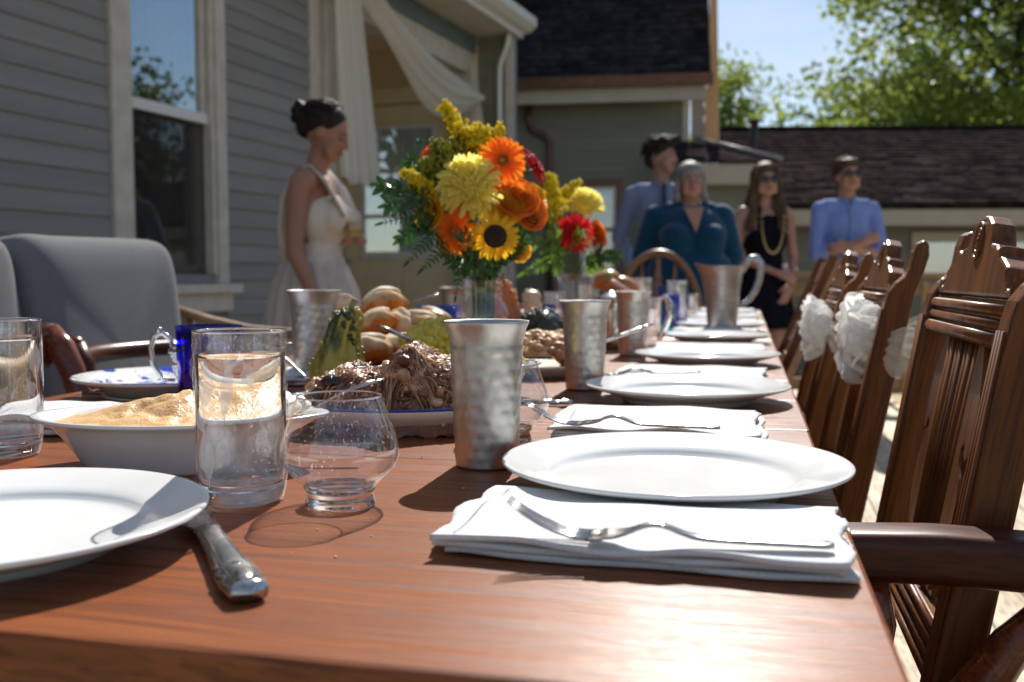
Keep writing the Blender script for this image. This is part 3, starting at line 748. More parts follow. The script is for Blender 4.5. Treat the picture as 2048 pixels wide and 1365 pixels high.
# ================================================================== CARVED CHAIRS
def carved_chair(label, lean=9.6):
    t = thing('carved_chair', (0, 0, 0), 0, label, 'chair', 'carved wooden chairs along the right side of the table')
    L0 = ((0, 0, .45), (R(lean), 0, 0))
    post = [(-.018, -.02), (.018, -.02), (.018, .440), (.016, .456), (.009, .470), (.000, .481), (-.004, .494), (-.004, .516), (-.007, .529), (-.013, .535), (-.021, .531), (-.025, .515), (-.023, .49), (-.018, .46)]
    for s in (-1, 1):
        pm_ = MB().prism(post, -.019, .019); pm_.v = [(s * .19 + v[1], v[0], v[2]) for v in pm_.v]
        o = obj('post', pm_, M_chair, t, L0[0], L0[1], smooth=False, bev=.003, fix=True)
        o['back'] = 1
        g = MB()
        for k in (-1, 0, 1): g.tube([(s * .19 + k * .009, .0185, -.01), (s * .19 + k * .009, .0185, .43)], .0032, 6)
        obj('reeding', g, M_chair, o)
        obj('leg', MB().tube([(s * .19, .0, .45), (s * .19, -.005, .25), (s * .195, -.05, 0)], [.022, .02, .016], 4), M_chair, t)
        obj('leg', MB().lathe([(0, 0), (.012, 0), (.018, .05), (.014, .09), (.022, .2), (.018, .33), (.024, .36), (.024, .43), (0, .43)], 12, (s * .19, .38, 0)), M_chair, t)
        obj('stretcher', MB().tube([(s * .19, 0, .18), (s * .19, .38, .16)], .011, 8), M_chair, t)
    half = [(.166, .458), (.166, .478), (.160, .474), (.152, .466), (.143, .466), (.136, .474), (.130, .486), (.112, .492), (.098, .497), (.094, .507), (.078, .503), (.070, .508), (.052, .509), (.046, .517), (.034, .530), (.017, .537), (0, .539)]
    out = half + [(-x, z) for x, z in reversed(half[:-1])]
    o = obj('crest', MB().prism(out, -.012, .012), M_chair, t, L0[0], L0[1], smooth=False, bev=.0035); o['back'] = 1
    md = MB()
    for r0 in (.018, .012, .0065):
        md.tube([(r0 * math.cos(a) * .85, .0125, .513 + r0 * math.sin(a)) for a in [2 * PI * k / 20 for k in range(20)]], .0022, 6, closed=True)
    md.ell((0, .0125, .513), (.004, .003, .004), nu=10, nv=6)
    obj('medallion', md, M_chair, o)
    rr = MB().box(-.168, .168, -.010, .010, .415, .456)
    o = obj('moulded_rail', rr, M_chair, t, L0[0], L0[1], smooth=False, bev=.002); o['back'] = 1
    md = MB()
    for z, r0 in ((.420, .0075), (.434, .005), (.447, .0055)): md.tube([(-.167, .011, z), (.167, .011, z)], r0, 8)
    obj('bead', md, M_chair, o)
    # splat of upright ribs with scrolled side pieces
    o = obj('splat', MB().box(-.072, .072, -.005, .003, .165, .416), M_chair, t, L0[0], L0[1], smooth=False); o['back'] = 1
    rb = MB()
    for k in range(-3, 4):
        rb.tube([(k * .016, .004, .168), (k * .021, .004, .414)], .0048 if k % 2 else .0062, 6, flat=.8)
    obj('rib', rb, M_chair, o)
    for s in (-1, 1):
        sc = [(.056, .414), (.074, .414), (.083, .395), (.096, .365), (.101, .335), (.097, .312), (.088, .303), (.079, .309), (.077, .319), (.070, .313), (.072, .300), (.083, .288), (.092, .268), (.090, .240), (.078, .214), (.066, .195), (.058, .170), (.045, .170), (.050, .25), (.048, .33)]
        sc = [(x * s * 1.22, z) for x, z in sc]
        if s < 0: sc = sc[::-1]
        q = obj('scroll', MB().prism(sc, -.007, .007), M_chair, t, L0[0], L0[1], smooth=False, bev=.002); q['back'] = 1
    o = obj('lower_rail', MB().box(-.168, .168, -.011, .011, .115, .162), M_chair, t, L0[0], L0[1], smooth=False, bev=.002); o['back'] = 1
    md = MB()
    for z, r0 in ((.120, .006), (.133, .0045), (.146, .005), (.157, .0045)): md.tube([(-.167, .012, z), (.167, .012, z)], r0, 8)
    obj('bead', md, M_chair, o)
    st = MB().prism([(-.205, -.012), (.205, -.012), (.225, .36), (.20, .41), (-.20, .41), (-.225, .36)], -.46, -.425)
    obj('seat', st, M_chair, t, rot=(R(90), 0, 0), smooth=False, bev=.006).rotation_euler = (-R(90), PI, PI)
    return t
def back_children(c): return [k for k in c.children if k.get('back')]
ch1 = carved_chair('nearest carved chair with round medallion crest, its back uncovered behind the nearest white plate')
ch1.location = (.154, 1.085, 0); ch1.rotation_euler = (0, 0, PI / 2)
def chair_copy(lab, x, y, lean, rz=PI / 2):
    c = copy_tree(ch1); c['label'] = lab; c.location = (x, y, 0); c.rotation_euler = (0, 0, rz)
    for k in back_children(c): k.rotation_euler = (R(lean), 0, 0)
    return c
ch2 = chair_copy('carved chair with the larger white tulle bow tied round its back, second from the front', .125, 1.69, 11)
ch3 = chair_copy('carved chair with the smaller tulle bow, third from the front and farthest of the three', .10, 2.25, 13)
for c in (ch1, ch2, ch3):
    for k in c.children:
        if 'back' in k: del k['back']
# armchair at the near corner
ac = thing('armchair', (.42, .60, 0), PI / 2, 'dark wooden armchair at the near right corner, its curved arm touching the table edge', 'chair')
M_arm = woodmat('dark_arm_wood', (.040, .008, .003), (.110, .024, .009), gs=(30, 3, 30), rough=.33, spec=.3, coat=.03, bump=.0002)
armx = .245
def armfn(s):
    pts = [(s * (armx + .0), -.02, .705), (s * armx, .08, .703), (s * (armx - .002), .18, .698), (s * (armx), .27, .700), (s * armx, .335, .697)]
    return pts
for s in (-1, 1):
    m_ = MB()
    P = armfn(s)
    def af(u, v, P=P, s=s):
        k = u * (len(P) - 1); i = min(int(k), len(P) - 2); f = k - i
        c = Vector(P[i]).lerp(Vector(P[i + 1]), f)
        a = v * 2 * PI
        wv = .026; hh = .0215
        ca, sa = math.cos(a), math.sin(a)
        e = .45
        return Vector((c.x + wv * math.copysign(abs(ca) ** e, ca), c.y, c.z + hh * math.copysign(abs(sa) ** e, sa)))
    m_.grid(af, 24, 29)
    m_.ell((P[-1][0], P[-1][1], P[-1][2]), (.026, .012, .0215), nu=16, nv=8)
    obj('arm', m_, M_arm, ac)
    obj('arm_support', MB().tube([(s * armx, .315, .68), (s * armx, .31, .64), (s * armx, .325, .58), (s * armx, .34, .5), (s * armx * .95, .33, .44)], [.011, .014, .02, .015, .012], 12), M_redchair, ac)
    obj('arm_support', MB().tube([(s * armx, .15, .69), (s * armx, .175, .67), (s * armx, .21, .63), (s * armx, .24, .58), (s * armx, .26, .52), (s * armx * .95, .27, .45)], [.010, .012, .016, .021, .017, .012], 12), M_redchair, ac)
    obj('post', MB().tube([(s * .21, -.12, .98), (s * .21, -.03, .7), (s * .21, 0, .45), (s * .2, -.03, 0)], [.018, .022, .024, .018], 4), M_arm, ac)
    obj('leg', MB().tube([(s * .2, .36, .43), (s * .2, .37, .2), (s * .2, .37, 0)], [.022, .024, .016], 12), M_arm, ac)
obj('seat', MB().box(-.24, .24, -.02, .40, .425, .46), M_arm, ac, smooth=False, bev=.01)
obj('backrest', MB().box(-.19, .19, -.105, -.085, .86, .97).box(-.19, .19, -.02, 0, .55, .6), M_arm, ac, smooth=False, bev=.005)
# folding chair far right
M_fold = woodmat('folding_chair_wood', (.12, .038, .014), (.22, .08, .03), gs=(30, 30, 3), rough=.35, coat=.3, bump=.0002)
fc = thing('folding_chair', (.06, 2.86, 0), PI / 2, 'reddish folding chair leaning well back at the far right of the table', 'chair')
for s in (-1, 1):
    obj('post', MB().tube([(s * .20, -.165, .97), (s * .20, .0, .56), (s * .20, .25, 0)], [.019, .020, .018], 4), M_fold, fc, smooth=False)
    obj('leg', MB().tube([(s * .18, .20, .46), (s * .18, -.12, 0)], .015, 4), M_fold, fc, smooth=False)
for k in range(4):
    z = .93 - k * .085; y = -.15 + (.93 - z) * .40
    obj('slat', MB().box(-.185, .185, -.008, .008, -.03, .03), M_fold, fc, (0, y, z), (R(22), 0, 0), smooth=False, bev=.003)
obj('seat', MB().box(-.19, .19, .02, .38, .44, .46), M_fold, fc, smooth=False, bev=.004)

# tulle bows
M_tulle = sheer('tulle', (.95, .95, .93), alpha=.82, transl=.62)
M_tulle_thin = sheer('tulle_thin', (.80, .76, .68), alpha=.34, transl=.5)
def bow(c, label, s, seed):
    t = thing('tulle_bow', c, PI / 2, label, 'bow')
    rg = random.Random(seed)
    kn_ = MB()
    for k, (cx_, cz_, rx_, rz_, ti) in enumerate(((.03, .0, .150, .056, .10), (-.03, .010, .105, .040, .22))):
        ph = rg.random() * 20
        def fn(p, a, q, ph=ph):
            w1 = noise.noise(Vector((p.x * 10 + ph, p.y * 10, p.z * 16)))
            w2 = noise.noise(Vector((p.x * 16 + ph, p.y * 30, p.z * 60 + w1 * 3)))
            r1 = 1 - abs(w2) * 2
            w3 = 1 - abs(noise.noise(Vector((p.x * 40, p.y * 60 + ph, p.z * 120 + w1 * 4)))) * 2
            return 1 + .30 * w1 + .20 * r1 + .05 * w3
        kn_.ell((cx_, .030 + .004 * k, cz_), (rx_, .032, rz_), (0, ti, 0), 110, 70, fn)
    for k in range(8):   # loose loops of netting round the puff
        ang = k * PI / 4 + rg.uniform(-.3, .3); ph = rg.random() * 9; L_ = rg.uniform(.055, .085)
        def lp(u, v, ang=ang, ph=ph, L_=L_):
            w_ = (u - .5) * .075 * (.35 + math.sin(v * PI)) ; r_ = .02 + L_ * math.sin(v * PI * .5)
            y = .035 + .028 * math.sin(v * PI) + .008 * math.sin(u * 9 + ph + v * 4) + .004 * math.sin(u * 21 + ph)
            return (.02 + 1.5 * r_ * math.cos(ang) - w_ * math.sin(ang), y, r_ * .75 * math.sin(ang) + w_ * math.cos(ang) + .006 * math.sin(u * 7 + ph))
        kn_.grid(lp, 26, 18)
    kn_.v = [tuple(Vector(v) * s) for v in kn_.v]
    obj('bow_loops', kn_, M_tulle, t)
    def band(u, v):
        a = u * 2 * PI
        hx = .222; hy = .036
        x = hx * math.copysign(abs(math.cos(a)) ** .4, math.cos(a)); y = hy * math.copysign(abs(math.sin(a)) ** .5, math.sin(a)) - .022
        z = (v - .5) * (.062 + .02 * math.sin(a * 3)) * s
        return (x, y + .0015 * math.sin(v * 22 + a * 2) - z * .22, z + .006 * math.sin(a * 2))
    obj('sash', MB().grid(band, 80, 26, wrapu=True), M_tulle_thin, t)
    def tail(u, v):
        return (-.02 + u * .05 + .02 * v, .030 + .010 * math.sin(u * 12 + v * 3), -.03 - v * .07)
    return t
q_ = at(1764, 678, 1.54); bow((q_.x, q_.y, q_.z), 'large white tulle bow tied round the second carved chair from the front', .84, 3)
q_ = at(1662, 655, 2.06); bow((q_.x, q_.y, q_.z), 'smaller white tulle bow tied round the third carved chair from the front', .80, 8)

# ================================================================== LOVESEAT ON THE LEFT
M_uph = mat('grey_upholstery', (.195, .197, .205), (.165, .168, .175), scale=260, rough=.95, bump=.0006, bscale=900, spec=.1, sheen=.1)
M_sofawood = woodmat('sofa_wood', (.16, .09, .045), (.32, .20, .10), gs=(4, 30, 30), rough=.4, coat=.2, bump=.0002)
sofa = thing('loveseat', (-1.46, 1.80, 0), 0, 'loveseat with grey fabric back cushions and curved wooden arm against the house', 'sofa')
def cushion(y0, y1, name='back_cushion'):
    m_ = MB()
    cy_ = (y0 + y1) / 2; hy = (y1 - y0) / 2
    def fn(p, a, q): return 1
    N = 40
    def f(u, v):
        a = 2 * PI * u; b = PI * (v - .5)
        def sp(x, e): return math.copysign(abs(x) ** e, x)
        yy = hy * sp(math.cos(b), .17) * sp(math.cos(a), .17)
        zz = .29 * sp(math.cos(b), .17) * sp(math.sin(a), .17)
        xx = .075 * sp(math.sin(b), .6)
        return Vector((xx + .012 * nz3(yy * 6, zz * 6, xx * 3 + cy_), cy_ + yy, .72 + zz + .01 * nz3(yy * 5, 3, cy_)))
    m_.grid(f, 72, 30)
    return m_
for i, (a, b) in enumerate(((-.62, -.05), (-.04, .515))):
    o = obj('back_cushion', cushion(a, b), M_uph, sofa, rot=(0, R(-9), 0), loc=(.11, 0, 0.01))
    pt = []
    for k in range(48):
        aa = 2 * PI * k / 48
        def sp(x, e): return math.copysign(abs(x) ** e, x)
        pt.append((.05, (a + b) / 2 + (b - a) / 2 * .985 * sp(math.cos(aa), .22), .72 + .287 * sp(math.sin(aa), .22)))
    obj('seat_cushion', MB().box(.05, .62, a, b, .32, .46), M_uph, sofa, smooth=False, bev=.04)
obj('frame', MB().box(-.03, .60, -.70, .64, .22, .31).box(-.06, -.02, -.70, .50, .31, .86), M_sofawood, sofa, smooth=False, bev=.01)
for y in (-.74, .68):
    obj('arm', MB().tube([(-.08, y, .83), (.02, y, .80), (.14, y, .775), (.28, y, .765), (.42, y, .785), (.52, y, .79), (.58, y, .76)], [.02, .024, .026, .026, .028, .028, .02], 12, flat=.6, up=(0, 0, 1)), M_sofawood, sofa)
    obj('arm_post', MB().tube([(.52, y, .77), (.5, y, .5), (.5, y, 0)], [.02, .022, .02], 8), M_sofawood, sofa)
    obj('leg', MB().tube([(-.05, y, .82), (-.02, y, .3), (-.06, y, 0)], [.02, .022, .02], 8), M_sofawood, sofa)

# red wooden chair tucked in at the left table edge
rc = thing('wooden_chair', (0, 0, 0), 0, 'polished red-brown wooden chair with a curved top rail at the left table edge', 'chair')
pa = [at(97, 668, 1.64), at(125, 700, 1.63), at(146, 745, 1.62), at(162, 800, 1.61), at(178, 900, 1.60)]
pb = [p + Vector((0, -.46, 0)) for p in pa]
for P in (pa, pb):
    P = P + [Vector((P[-1].x + .03, P[-1].y, .45)), Vector((P[-1].x - .02, P[-1].y, 0))]
    obj('post', MB().tube(P, [.022, .024, .022, .021, .02, .02, .015], 14, flat=.85, up=(0, 1, 0)).ell(P[0], (.0215, .024, .018)), M_redchair, rc)
    obj('leg', MB().tube([(P[-1].x + .42, P[-1].y, .44), (P[-1].x + .42, P[-1].y, 0)], [.02, .014], 10), M_redchair, rc)
def rail_pts(i, dz):
    A, B = pa[i] + Vector((-.005, 0, dz)), pb[i] + Vector((-.005, 0, dz))
    return [A.lerp(B, t_) + Vector((-.075 * math.sin(t_ * PI), 0, 0)) for t_ in [k / 10 for k in range(11)]]
obj('top_rail', MB().tube(rail_pts(0, -.028), .026, 14, flat=1.1, up=(0, 0, 1)), M_redchair, rc)
obj('lower_rail', MB().tube(rail_pts(3, -.06), .014, 10), M_redchair, rc)
obj('seat', MB().box(pa[4].x - .01, pa[4].x + .44, pb[0].y - .01, pa[0].y + .01, .435, .465), M_redchair, rc, smooth=False, bev=.01)
rc2 = thing('wooden_chair', (0, 0, 0), 0, 'dark chair whose rounded post top shows just behind the polished red-brown chair', 'chair')
q0 = at(150, 690, 1.86)
obj('post', MB().tube([q0, at(166, 730, 1.86), at(172, 800, 1.86), Vector((q0.x + .05, q0.y, .4)), Vector((q0.x + .04, q0.y, 0))], [.019, .022, .021, .02, .015], 12).ell(q0, (.019, .019, .017)), M_arm, rc2)
obj('post', MB().tube([q0 + Vector((0, .42, 0)), Vector((q0.x + .05, q0.y + .42, .4)), Vector((q0.x + .04, q0.y + .42, 0))], [.019, .02, .015], 12), M_arm, rc2)
obj('top_rail', MB().tube([q0 + Vector((-.07 * math.sin(t_ * PI) - .0, .42 * t_, -.03)) for t_ in [k / 8 for k in range(9)]], .018, 10), M_arm, rc2)
obj('seat', MB().box(q0.x + .03, q0.x + .42, q0.y - .02, q0.y + .44, .43, .46), M_arm, rc2, smooth=False, bev=.01)
obj('leg', MB().tube([(q0.x + .40, q0.y, .44), (q0.x + .40, q0.y, 0)], [.02, .014], 10).tube([(q0.x + .40, q0.y + .42, .44), (q0.x + .40, q0.y + .42, 0)], [.02, .014], 10), M_arm, rc2)

# ================================================================== WINDSOR CHAIR AT THE FAR END
wc0 = at(1312, 560, 5.36); wc0.z = 0
wc = thing('hoop_back_chair', wc0, R(178), 'oak chair with arched hoop back at the far end of the table', 'chair')
hp = []
for k in range(25):
    a = PI * k / 24
    hp.append((.245 * math.cos(a), -.03 - .10 * math.sin(a), .52 + .53 * math.sin(a) ** .8))
hp = [(.23, 0, .44)] + hp + [(-.23, 0, .44)]
obj('hoop', MB().tube(hp, .020, 10), M_oak, wc)
for x in (-.16, -.095, .095, .16):
    zt = .52 + .53 * math.sin(math.acos(x / .245)) ** .8
    obj('spindle', MB().tube([(x * .75, .0, .45), (x, -.03 - .1 * math.sin(math.acos(x / .245)), zt)], [.012, .008], 8), M_oak, wc)
obj('splat', MB().prism([(-.035, .45), (.035, .45), (.028, .6), (.045, .72), (.03, .82), (.022, .9), (.012, .98), (.012, 1.04), (-.012, 1.04), (-.012, .98), (-.022, .9), (-.03, .82), (-.045, .72), (-.028, .6)], -.012, .0), M_oak, wc, rot=(R(9.5), 0, 0), loc=(0, .07, 0), smooth=False)
obj('seat', MB().lathe([(0, .425), (.20, .425), (.225, .44), (.22, .46), (0, .45)], 28, (0, .2, 0)), M_oak, wc)
for x, y in ((-.16, .05), (.16, .05), (-.17, .36), (.17, .36)):
    obj('leg', MB().tube([(x, y, .43), (x * 1.3, y + (.06 if y > .2 else -.06), 0)], [.014, .016], 10), M_oak, wc)
# ================================================================== TABLEWARE
def base(px, yf, r=0.0, z=TT): return on(px, yf, z) + CAMFWD * r
# ---- dinner plates
pl_prof = [(0, .0035), (.080, .0035), (.081, 0), (.087, 0), (.089, .004), (.1, .0095), (.137, .0205), (.1400, .0222), (.1403, .0238), (.139, .0248), (.136, .0244), (.112, .0170), (.1045, .0150), (.1010, .0125), (.0985, .0100), (.094, .0086), (.085, .0078), (.05, .0070), (0, .0068)]
plate_me = MB().lathe(pl_prof, 96).mesh('dinner_plate', M_porcelain)
GP = 'white dinner plates set along the table'
def plate(x, y, lab, z=TT, s=1.0):
    o = obj('dinner_plate', plate_me, None, None, (x, y, z)); o.scale = (s, s, s)
    return tag(o, lab, 'plate', GP)
YS = [.812, 1.392, 1.975, 2.62, 3.22, 3.80, 4.38]
plate(-.055, YS[0], 'white dinner plate nearest on the right, beside the nearest pewter cup')
plate(-.078, YS[1], 'white dinner plate second from the front on the right, beyond the second napkin')
plate(-.072, YS[2], 'white dinner plate third from the front on the right, beside the third pewter cup')
plate(-.075, YS[3], 'white dinner plate under the pewter pitcher')
plate(-.075, YS[4], 'white dinner plate just beyond the pewter pitcher')
plate(-.08, YS[5], 'white dinner plate second beyond the pewter pitcher')
plate(-.08, YS[6], 'white dinner plate at the far end of the right side')
p0 = on(-42, 1022, TT + .024)
plate(p0.x, p0.y, 'white dinner plate at the near left, cut off by the left picture edge', s=1.0)

# ---- napkins and forks
def napkin(cx, cy_, w, d, seed, label, rot=0, h=.013):
    t = thing('napkin', (cx, cy_, TT), rot, label, 'napkin', 'folded white napkins beside the plates')
    rg = random.Random(seed)
    nl = 3
    for k in range(nl):
        zb = .0006 + k * h / nl
        ex = rg.uniform(-.004, .004); ey = rg.uniform(-.006, .004); ph = rg.uniform(0, 20)
        def f(u, v, k=k, zb=zb, ex=ex, ey=ey, ph=ph):
            x = (u - .5) * w + ex; y = (v - .5) * d + ey
            edge = max(0, 1 - v * 8) + max(0, 1 - (1 - v) * 10) * .4
            edx = max(0, 1 - u * 14) + max(0, 1 - (1 - u) * 14)
            y += .0022 * edge * math.sin(u * 13 + ph) + .0016 * nz3(u * 9, ph)
            x += .003 * edx * math.sin(v * 13 + ph) + .0015 * nz3(v * 40, ph) * edx
            bow_ = .0022 * nz3(u * 3 + ph * .2, v * 3, k * .3) + .0045 * math.exp(-((v - .55) / .25) ** 2) * (k / nl)
            z = zb + h / nl * .92 + bow_ * (k + 1) / nl * 1.6 + (.0016 * edge * (math.sin(u * 12 + ph) + .5)) * (k == nl - 1)
            zl = max(z - h / nl * .75, .0003 + k * .0004)
            return Vector((x, y, max(z, zl + .0006))), Vector((x, y, zl))
        o = obj('fold', MB().slab(f, 70, 40), M_linen, t)
    st = MB()
    st.tube([((-.5 + .055) * w, (v - .5) * d * .96, h + .0016 + .0045 * math.exp(-((v - .55) / .25) ** 2)) for v in [q / 30 for q in range(31)]], .0004, 4)
    obj('hem_stitch', st, mat('stitch', (.55, .56, .58), rough=.9), t)
    return t
def fork_parts(t):
    def width(s):
        P = [(0, .0035), (.006, .0058), (.05, .0050), (.085, .0035), (.11, .0028), (.125, .006), (.135, .0115), (.150, .0125)]
        for (a, b), (c, d) in zip(P, P[1:]):
            if s <= c: return b + (d - b) * (s - a) / (c - a)
        return .0125
    def height(s):   # s from handle end (0) to root of the tines (.15)
        return .003 + .0075 * math.exp(-((s - .108) / .017) ** 2) - .001 * (s > .14)
    m_ = MB()
    def f(u, v):
        s = u * .150; w_ = width(s); y = (v - .5) * 2 * w_
        z = height(s) - (.0016 * (1 - (2 * v - 1) ** 2)) * (1 if s > .12 else -.6)
        return Vector((s, y, z + .0009)), Vector((s, y, z - .0009))
    m_.slab(f, 60, 9)
    obj('handle', m_, M_silver, t)
    for k in range(4):
        yy = (k - 1.5) * .0064
        P = [(.149 + q * .0107, yy * (1 - .05 * q), .0025 - .0008 + .00085 * q * q) for q in range(6)]
        obj('tine', MB().tube(P, [.0021, .002, .0018, .0016, .0013, .0007], 6, flat=.6, up=(0, 0, 1)), M_silver, t)
    bd = MB()
    for s_ in (-1, 1):
        bd.tube([(s * .001, s_ * (width(s * .001) * .88), height(s * .001) + .0012) for s in range(2, 110, 4)], .0006, 4)
    obj('beaded_edge', bd, M_silver, t)
def fork(P, Q, label):
    """P = handle end, Q = root of tines"""
    t = thing('fork', P, math.atan2(Q.y - P.y, Q.x - P.x), label, 'fork', 'silver forks lying on napkins')
    s = (Q - P).length / .150
    t.scale = (s, s, s)
    return t
n1 = napkin(-.062, .645, .245, .142, 2, 'folded white napkin nearest the camera with a silver fork on it', R(-2), .0135)
f1 = fork(on(1668, 1102, TT + .0165), on(1178, 1076, TT + .0165), 'silver fork on the nearest napkin, tines to the left'); fork_parts(f1)
n2 = napkin(-.092, 1.13, .22, .19, 5, 'folded white napkin second from the front, between the first two plates on the right', R(1), .012)
def fcopy(P, Q, lab):
    c = copy_tree(f1); c.location = P; c.rotation_euler = (0, 0, math.atan2(Q.y - P.y, Q.x - P.x)); s = .2 / .2; c.scale = (s, s, s); c['label'] = lab; return c
fcopy(on(1440, 862, TT + .0165), on(1195, 852, TT + .0165), 'silver fork on the second napkin from the front')
napkin(-.082, 1.68, .235, .19, 7, 'folded white napkin third from the front, in front of the third plate', R(-2), .013)
fcopy(on(1400, 748, TT + .0165), on(1300, 750, TT + .0165), 'silver fork on the third napkin from the front')
napkin(-.08, 2.27, .235, .17, 9, 'folded white napkin in front of the plate that carries the pitcher', R(2), .016)
napkin(-.08, 2.93, .235, .16, 12, 'folded white napkin just beyond the pewter pitcher', 0, .018)
napkin(-.08, 3.52, .235, .16, 14, 'folded white napkin second beyond the pewter pitcher', 0, .02)
napkin(-.08, 4.10, .235, .16, 15, 'folded white napkin third beyond the pewter pitcher', 0, .02)
napkin(-.08, 4.68, .235, .16, 16, 'folded white napkin at the far right table end', 0, .02)
q = on(98, 872, TT); napkin(q.x - .02, q.y + .05, .11, .12, 19, 'folded white napkin behind the water glass at the left edge', R(12), .022)
q = on(575, 765, TT); napkin(q.x, q.y, .10, .12, 21, 'small white napkin between the tumbler and the left pewter cup', R(15), .018)
q = on(1130, 640, TT); napkin(q.x - .1, q.y + .1, .2, .14, 22, 'white napkin far back beside the blue tumbler', R(5), .03)

# ---- near knife
kp, kq = on(498, 1192, TT + .004), on(412, 1062, TT + .004)
kd = kq - kp; kl = kd.length
kt = thing('table_knife', kp - kd.normalized() * .004, math.atan2(kd.y, kd.x), 'silver table knife with rounded ornate handle, blade tucked under the near left plate', 'knife')
def kw(s):
    P = [(0, .0090), (.008, .0122), (.025, .0126), (.045, .0110), (.075, .0094), (.105, .0082), (.112, .0100)]
    for (a, b), (c, d) in zip(P, P[1:]):
        if s <= c: return b + (d - b) * (s - a) / (c - a)
    return .0085
kh = MB()
hl = kl
def kfn(u, v):
    s = u * hl; w_ = kw(u * .112) * (1 if 0 < u < 1 else .02); a = v * 2 * PI
    th_ = (.0048 if u > .3 else .0066) * (1 if 0 < u < 1 else .02)
    rp_ = 1 + .05 * math.sin(u * 60) * (u < .35)
    return Vector((s, w_ * math.cos(a) * rp_, .002 + th_ * math.sin(a)))
kh.grid(kfn, 50, 25); obj('handle', kh, M_silver, kt)
bl = MB()
def bfn(u, v):
    s = hl - .004 + u * .105
    w0, w1 = -.0100, .0135 + .003 * math.sin(u * PI)
    if u < .1: w0 *= .7 + 3 * u; w1 *= .7 + 3 * u
    y = w0 + (w1 - w0) * v
    t_ = .0012 * (1 - v * .8)
    return Vector((s, y, .0022 + t_ + (v - .5) * .004)), Vector((s, y, .0022 - t_ + (v - .5) * .004))
bl.slab(bfn, 30, 6); obj('blade', bl, M_silver, kt)
orn = MB()
for s_ in (-1, 1):
    orn.tube([(u * hl, s_ * kw(u * .112) * .62, .0068 if u < .3 else .0055) for u in [.02 + k * .03 for k in range(28)]], .0008, 4)
orn.ell((.02, 0, .0074), (.012, .006, .002), nu=14, nv=6).ell((.04, 0, .0070), (.006, .004, .002), nu=12, nv=6)
obj('ornament', orn, M_silver, kt)

# ---- pewter cups (hammered)
def hammer(rb=.031):
    def fn(a, z):
        cell = .0135
        row = z / (cell * .87); r_i = round(row); off = .5 * (r_i % 2)
        n = 14
        u = a / (2 * PI) * n - off; du = (u - round(u)) * cell; dz = (row - r_i) * cell * .87
        jx = .0012 * math.sin(r_i * 12.9 + round(u) * 4.1); d = math.hypot(du + jx, dz + jx)
        return (.00048 * (.6 + .8 * abs(math.sin(r_i * 7.7 + round(u) * 3.3))) * math.exp(-(d / .0050) ** 2)) * (1 if .008 < z < .108 else .3) + .0001 * nz3(math.cos(a) * 3, math.sin(a) * 3, z * 40)
    return fn
cup_prof = [(0, 0), (.026, 0), (.0278, .0012)] + [(.0282 + .0048 * (k / 60), .0025 + k * .0018) for k in range(61)] + [(.0337, .1145), (.0348, .1195), (.0363, .1243), (.0380, .1280), (.0384, .1295), (.0384, .1305), (.0376, .1303), (.0355, .1255), (.0335, .119), (.0322, .11), (.0275, .006), (0, .004)]
cupA = MB().lathe(cup_prof, 128, fn=hammer()).mesh('pewter_cup', M_pewter)
GC = 'hammered pewter cups on the table'
def cup(px, yf, s, lab, rz=0):
    o = obj('pewter_cup', cupA, None, None, base(px, yf, .028 * s), (0, 0, rz)); o.scale = (s, s, s * 1.015)
    return tag(o, lab, 'cup', GC)
cup(972, 944, 1.0, 'hammered pewter cup nearest the camera, left of the nearest right-hand plate', 1)
cup(1172, 783, 1.02, 'hammered pewter cup left of the second plate from the front', 2.2)
cup(1268, 713, 1.05, 'hammered pewter cup left of the third plate, a glass handle behind it', 3.1)
cup(622, 768, 1.13, 'hammered pewter cup behind the green striped gourd on the left', 4)
cup(906, 672, 1.05, 'small pewter cup far back just left of the mason jar', 5)

# ---- pewter pitcher
pit0 = on(1450, 664, TT + .008) + CAMFWD * .045
pt_ = thing('pewter_pitcher', (pit0.x, pit0.y, TT + .0085), TH, 'tall pewter pitcher with curved handle standing on the fourth plate', 'pitcher')
pp_ = [(0, 0), (.040, 0), (.0425, .002), (.043, .01), (.0445, .03), (.0475, .07), (.052, .12), (.0585, .165), (.064, .188), (.0665, .192), (.0665, .1945), (.0645, .1935), (.0565, .165), (.050, .12), (.045, .06), (.041, .01), (0, .007)]
pv = MB().lathe(pp_, 64)
def spout(v):
    v = Vector(v); r = math.hypot(v.x, v.y); a = math.atan2(v.y, v.x)
    da = abs((a - PI * 1.03 + PI) % (2 * PI) - PI)
    if v.z > .13 and r > .03:
        k = math.exp(-(da / .42) ** 2) * ((v.z - .13) / .065) ** 1.5
        r2 = r + .020 * k; return (r2 * math.cos(a), r2 * math.sin(a), v.z + .009 * k)
    return tuple(v)
pv.v = [spout(v) for v in pv.v]
obj('body', pv, M_pewter2, pt_)
obj('handle', MB().tube([(.058, 0, .178), (.066, 0, .190), (.073, 0, .205), (.086, 0, .217), (.102, 0, .217), (.112, 0, .203), (.114, 0, .18), (.109, 0, .15), (.098, 0, .12), (.082, 0, .095), (.066, 0, .082), (.050, 0, .078)], [.006, .007, .0075, .008, .0085, .0085, .0085, .008, .0075, .007, .006, .004], 12, flat=1.3), M_pewter2, pt_)

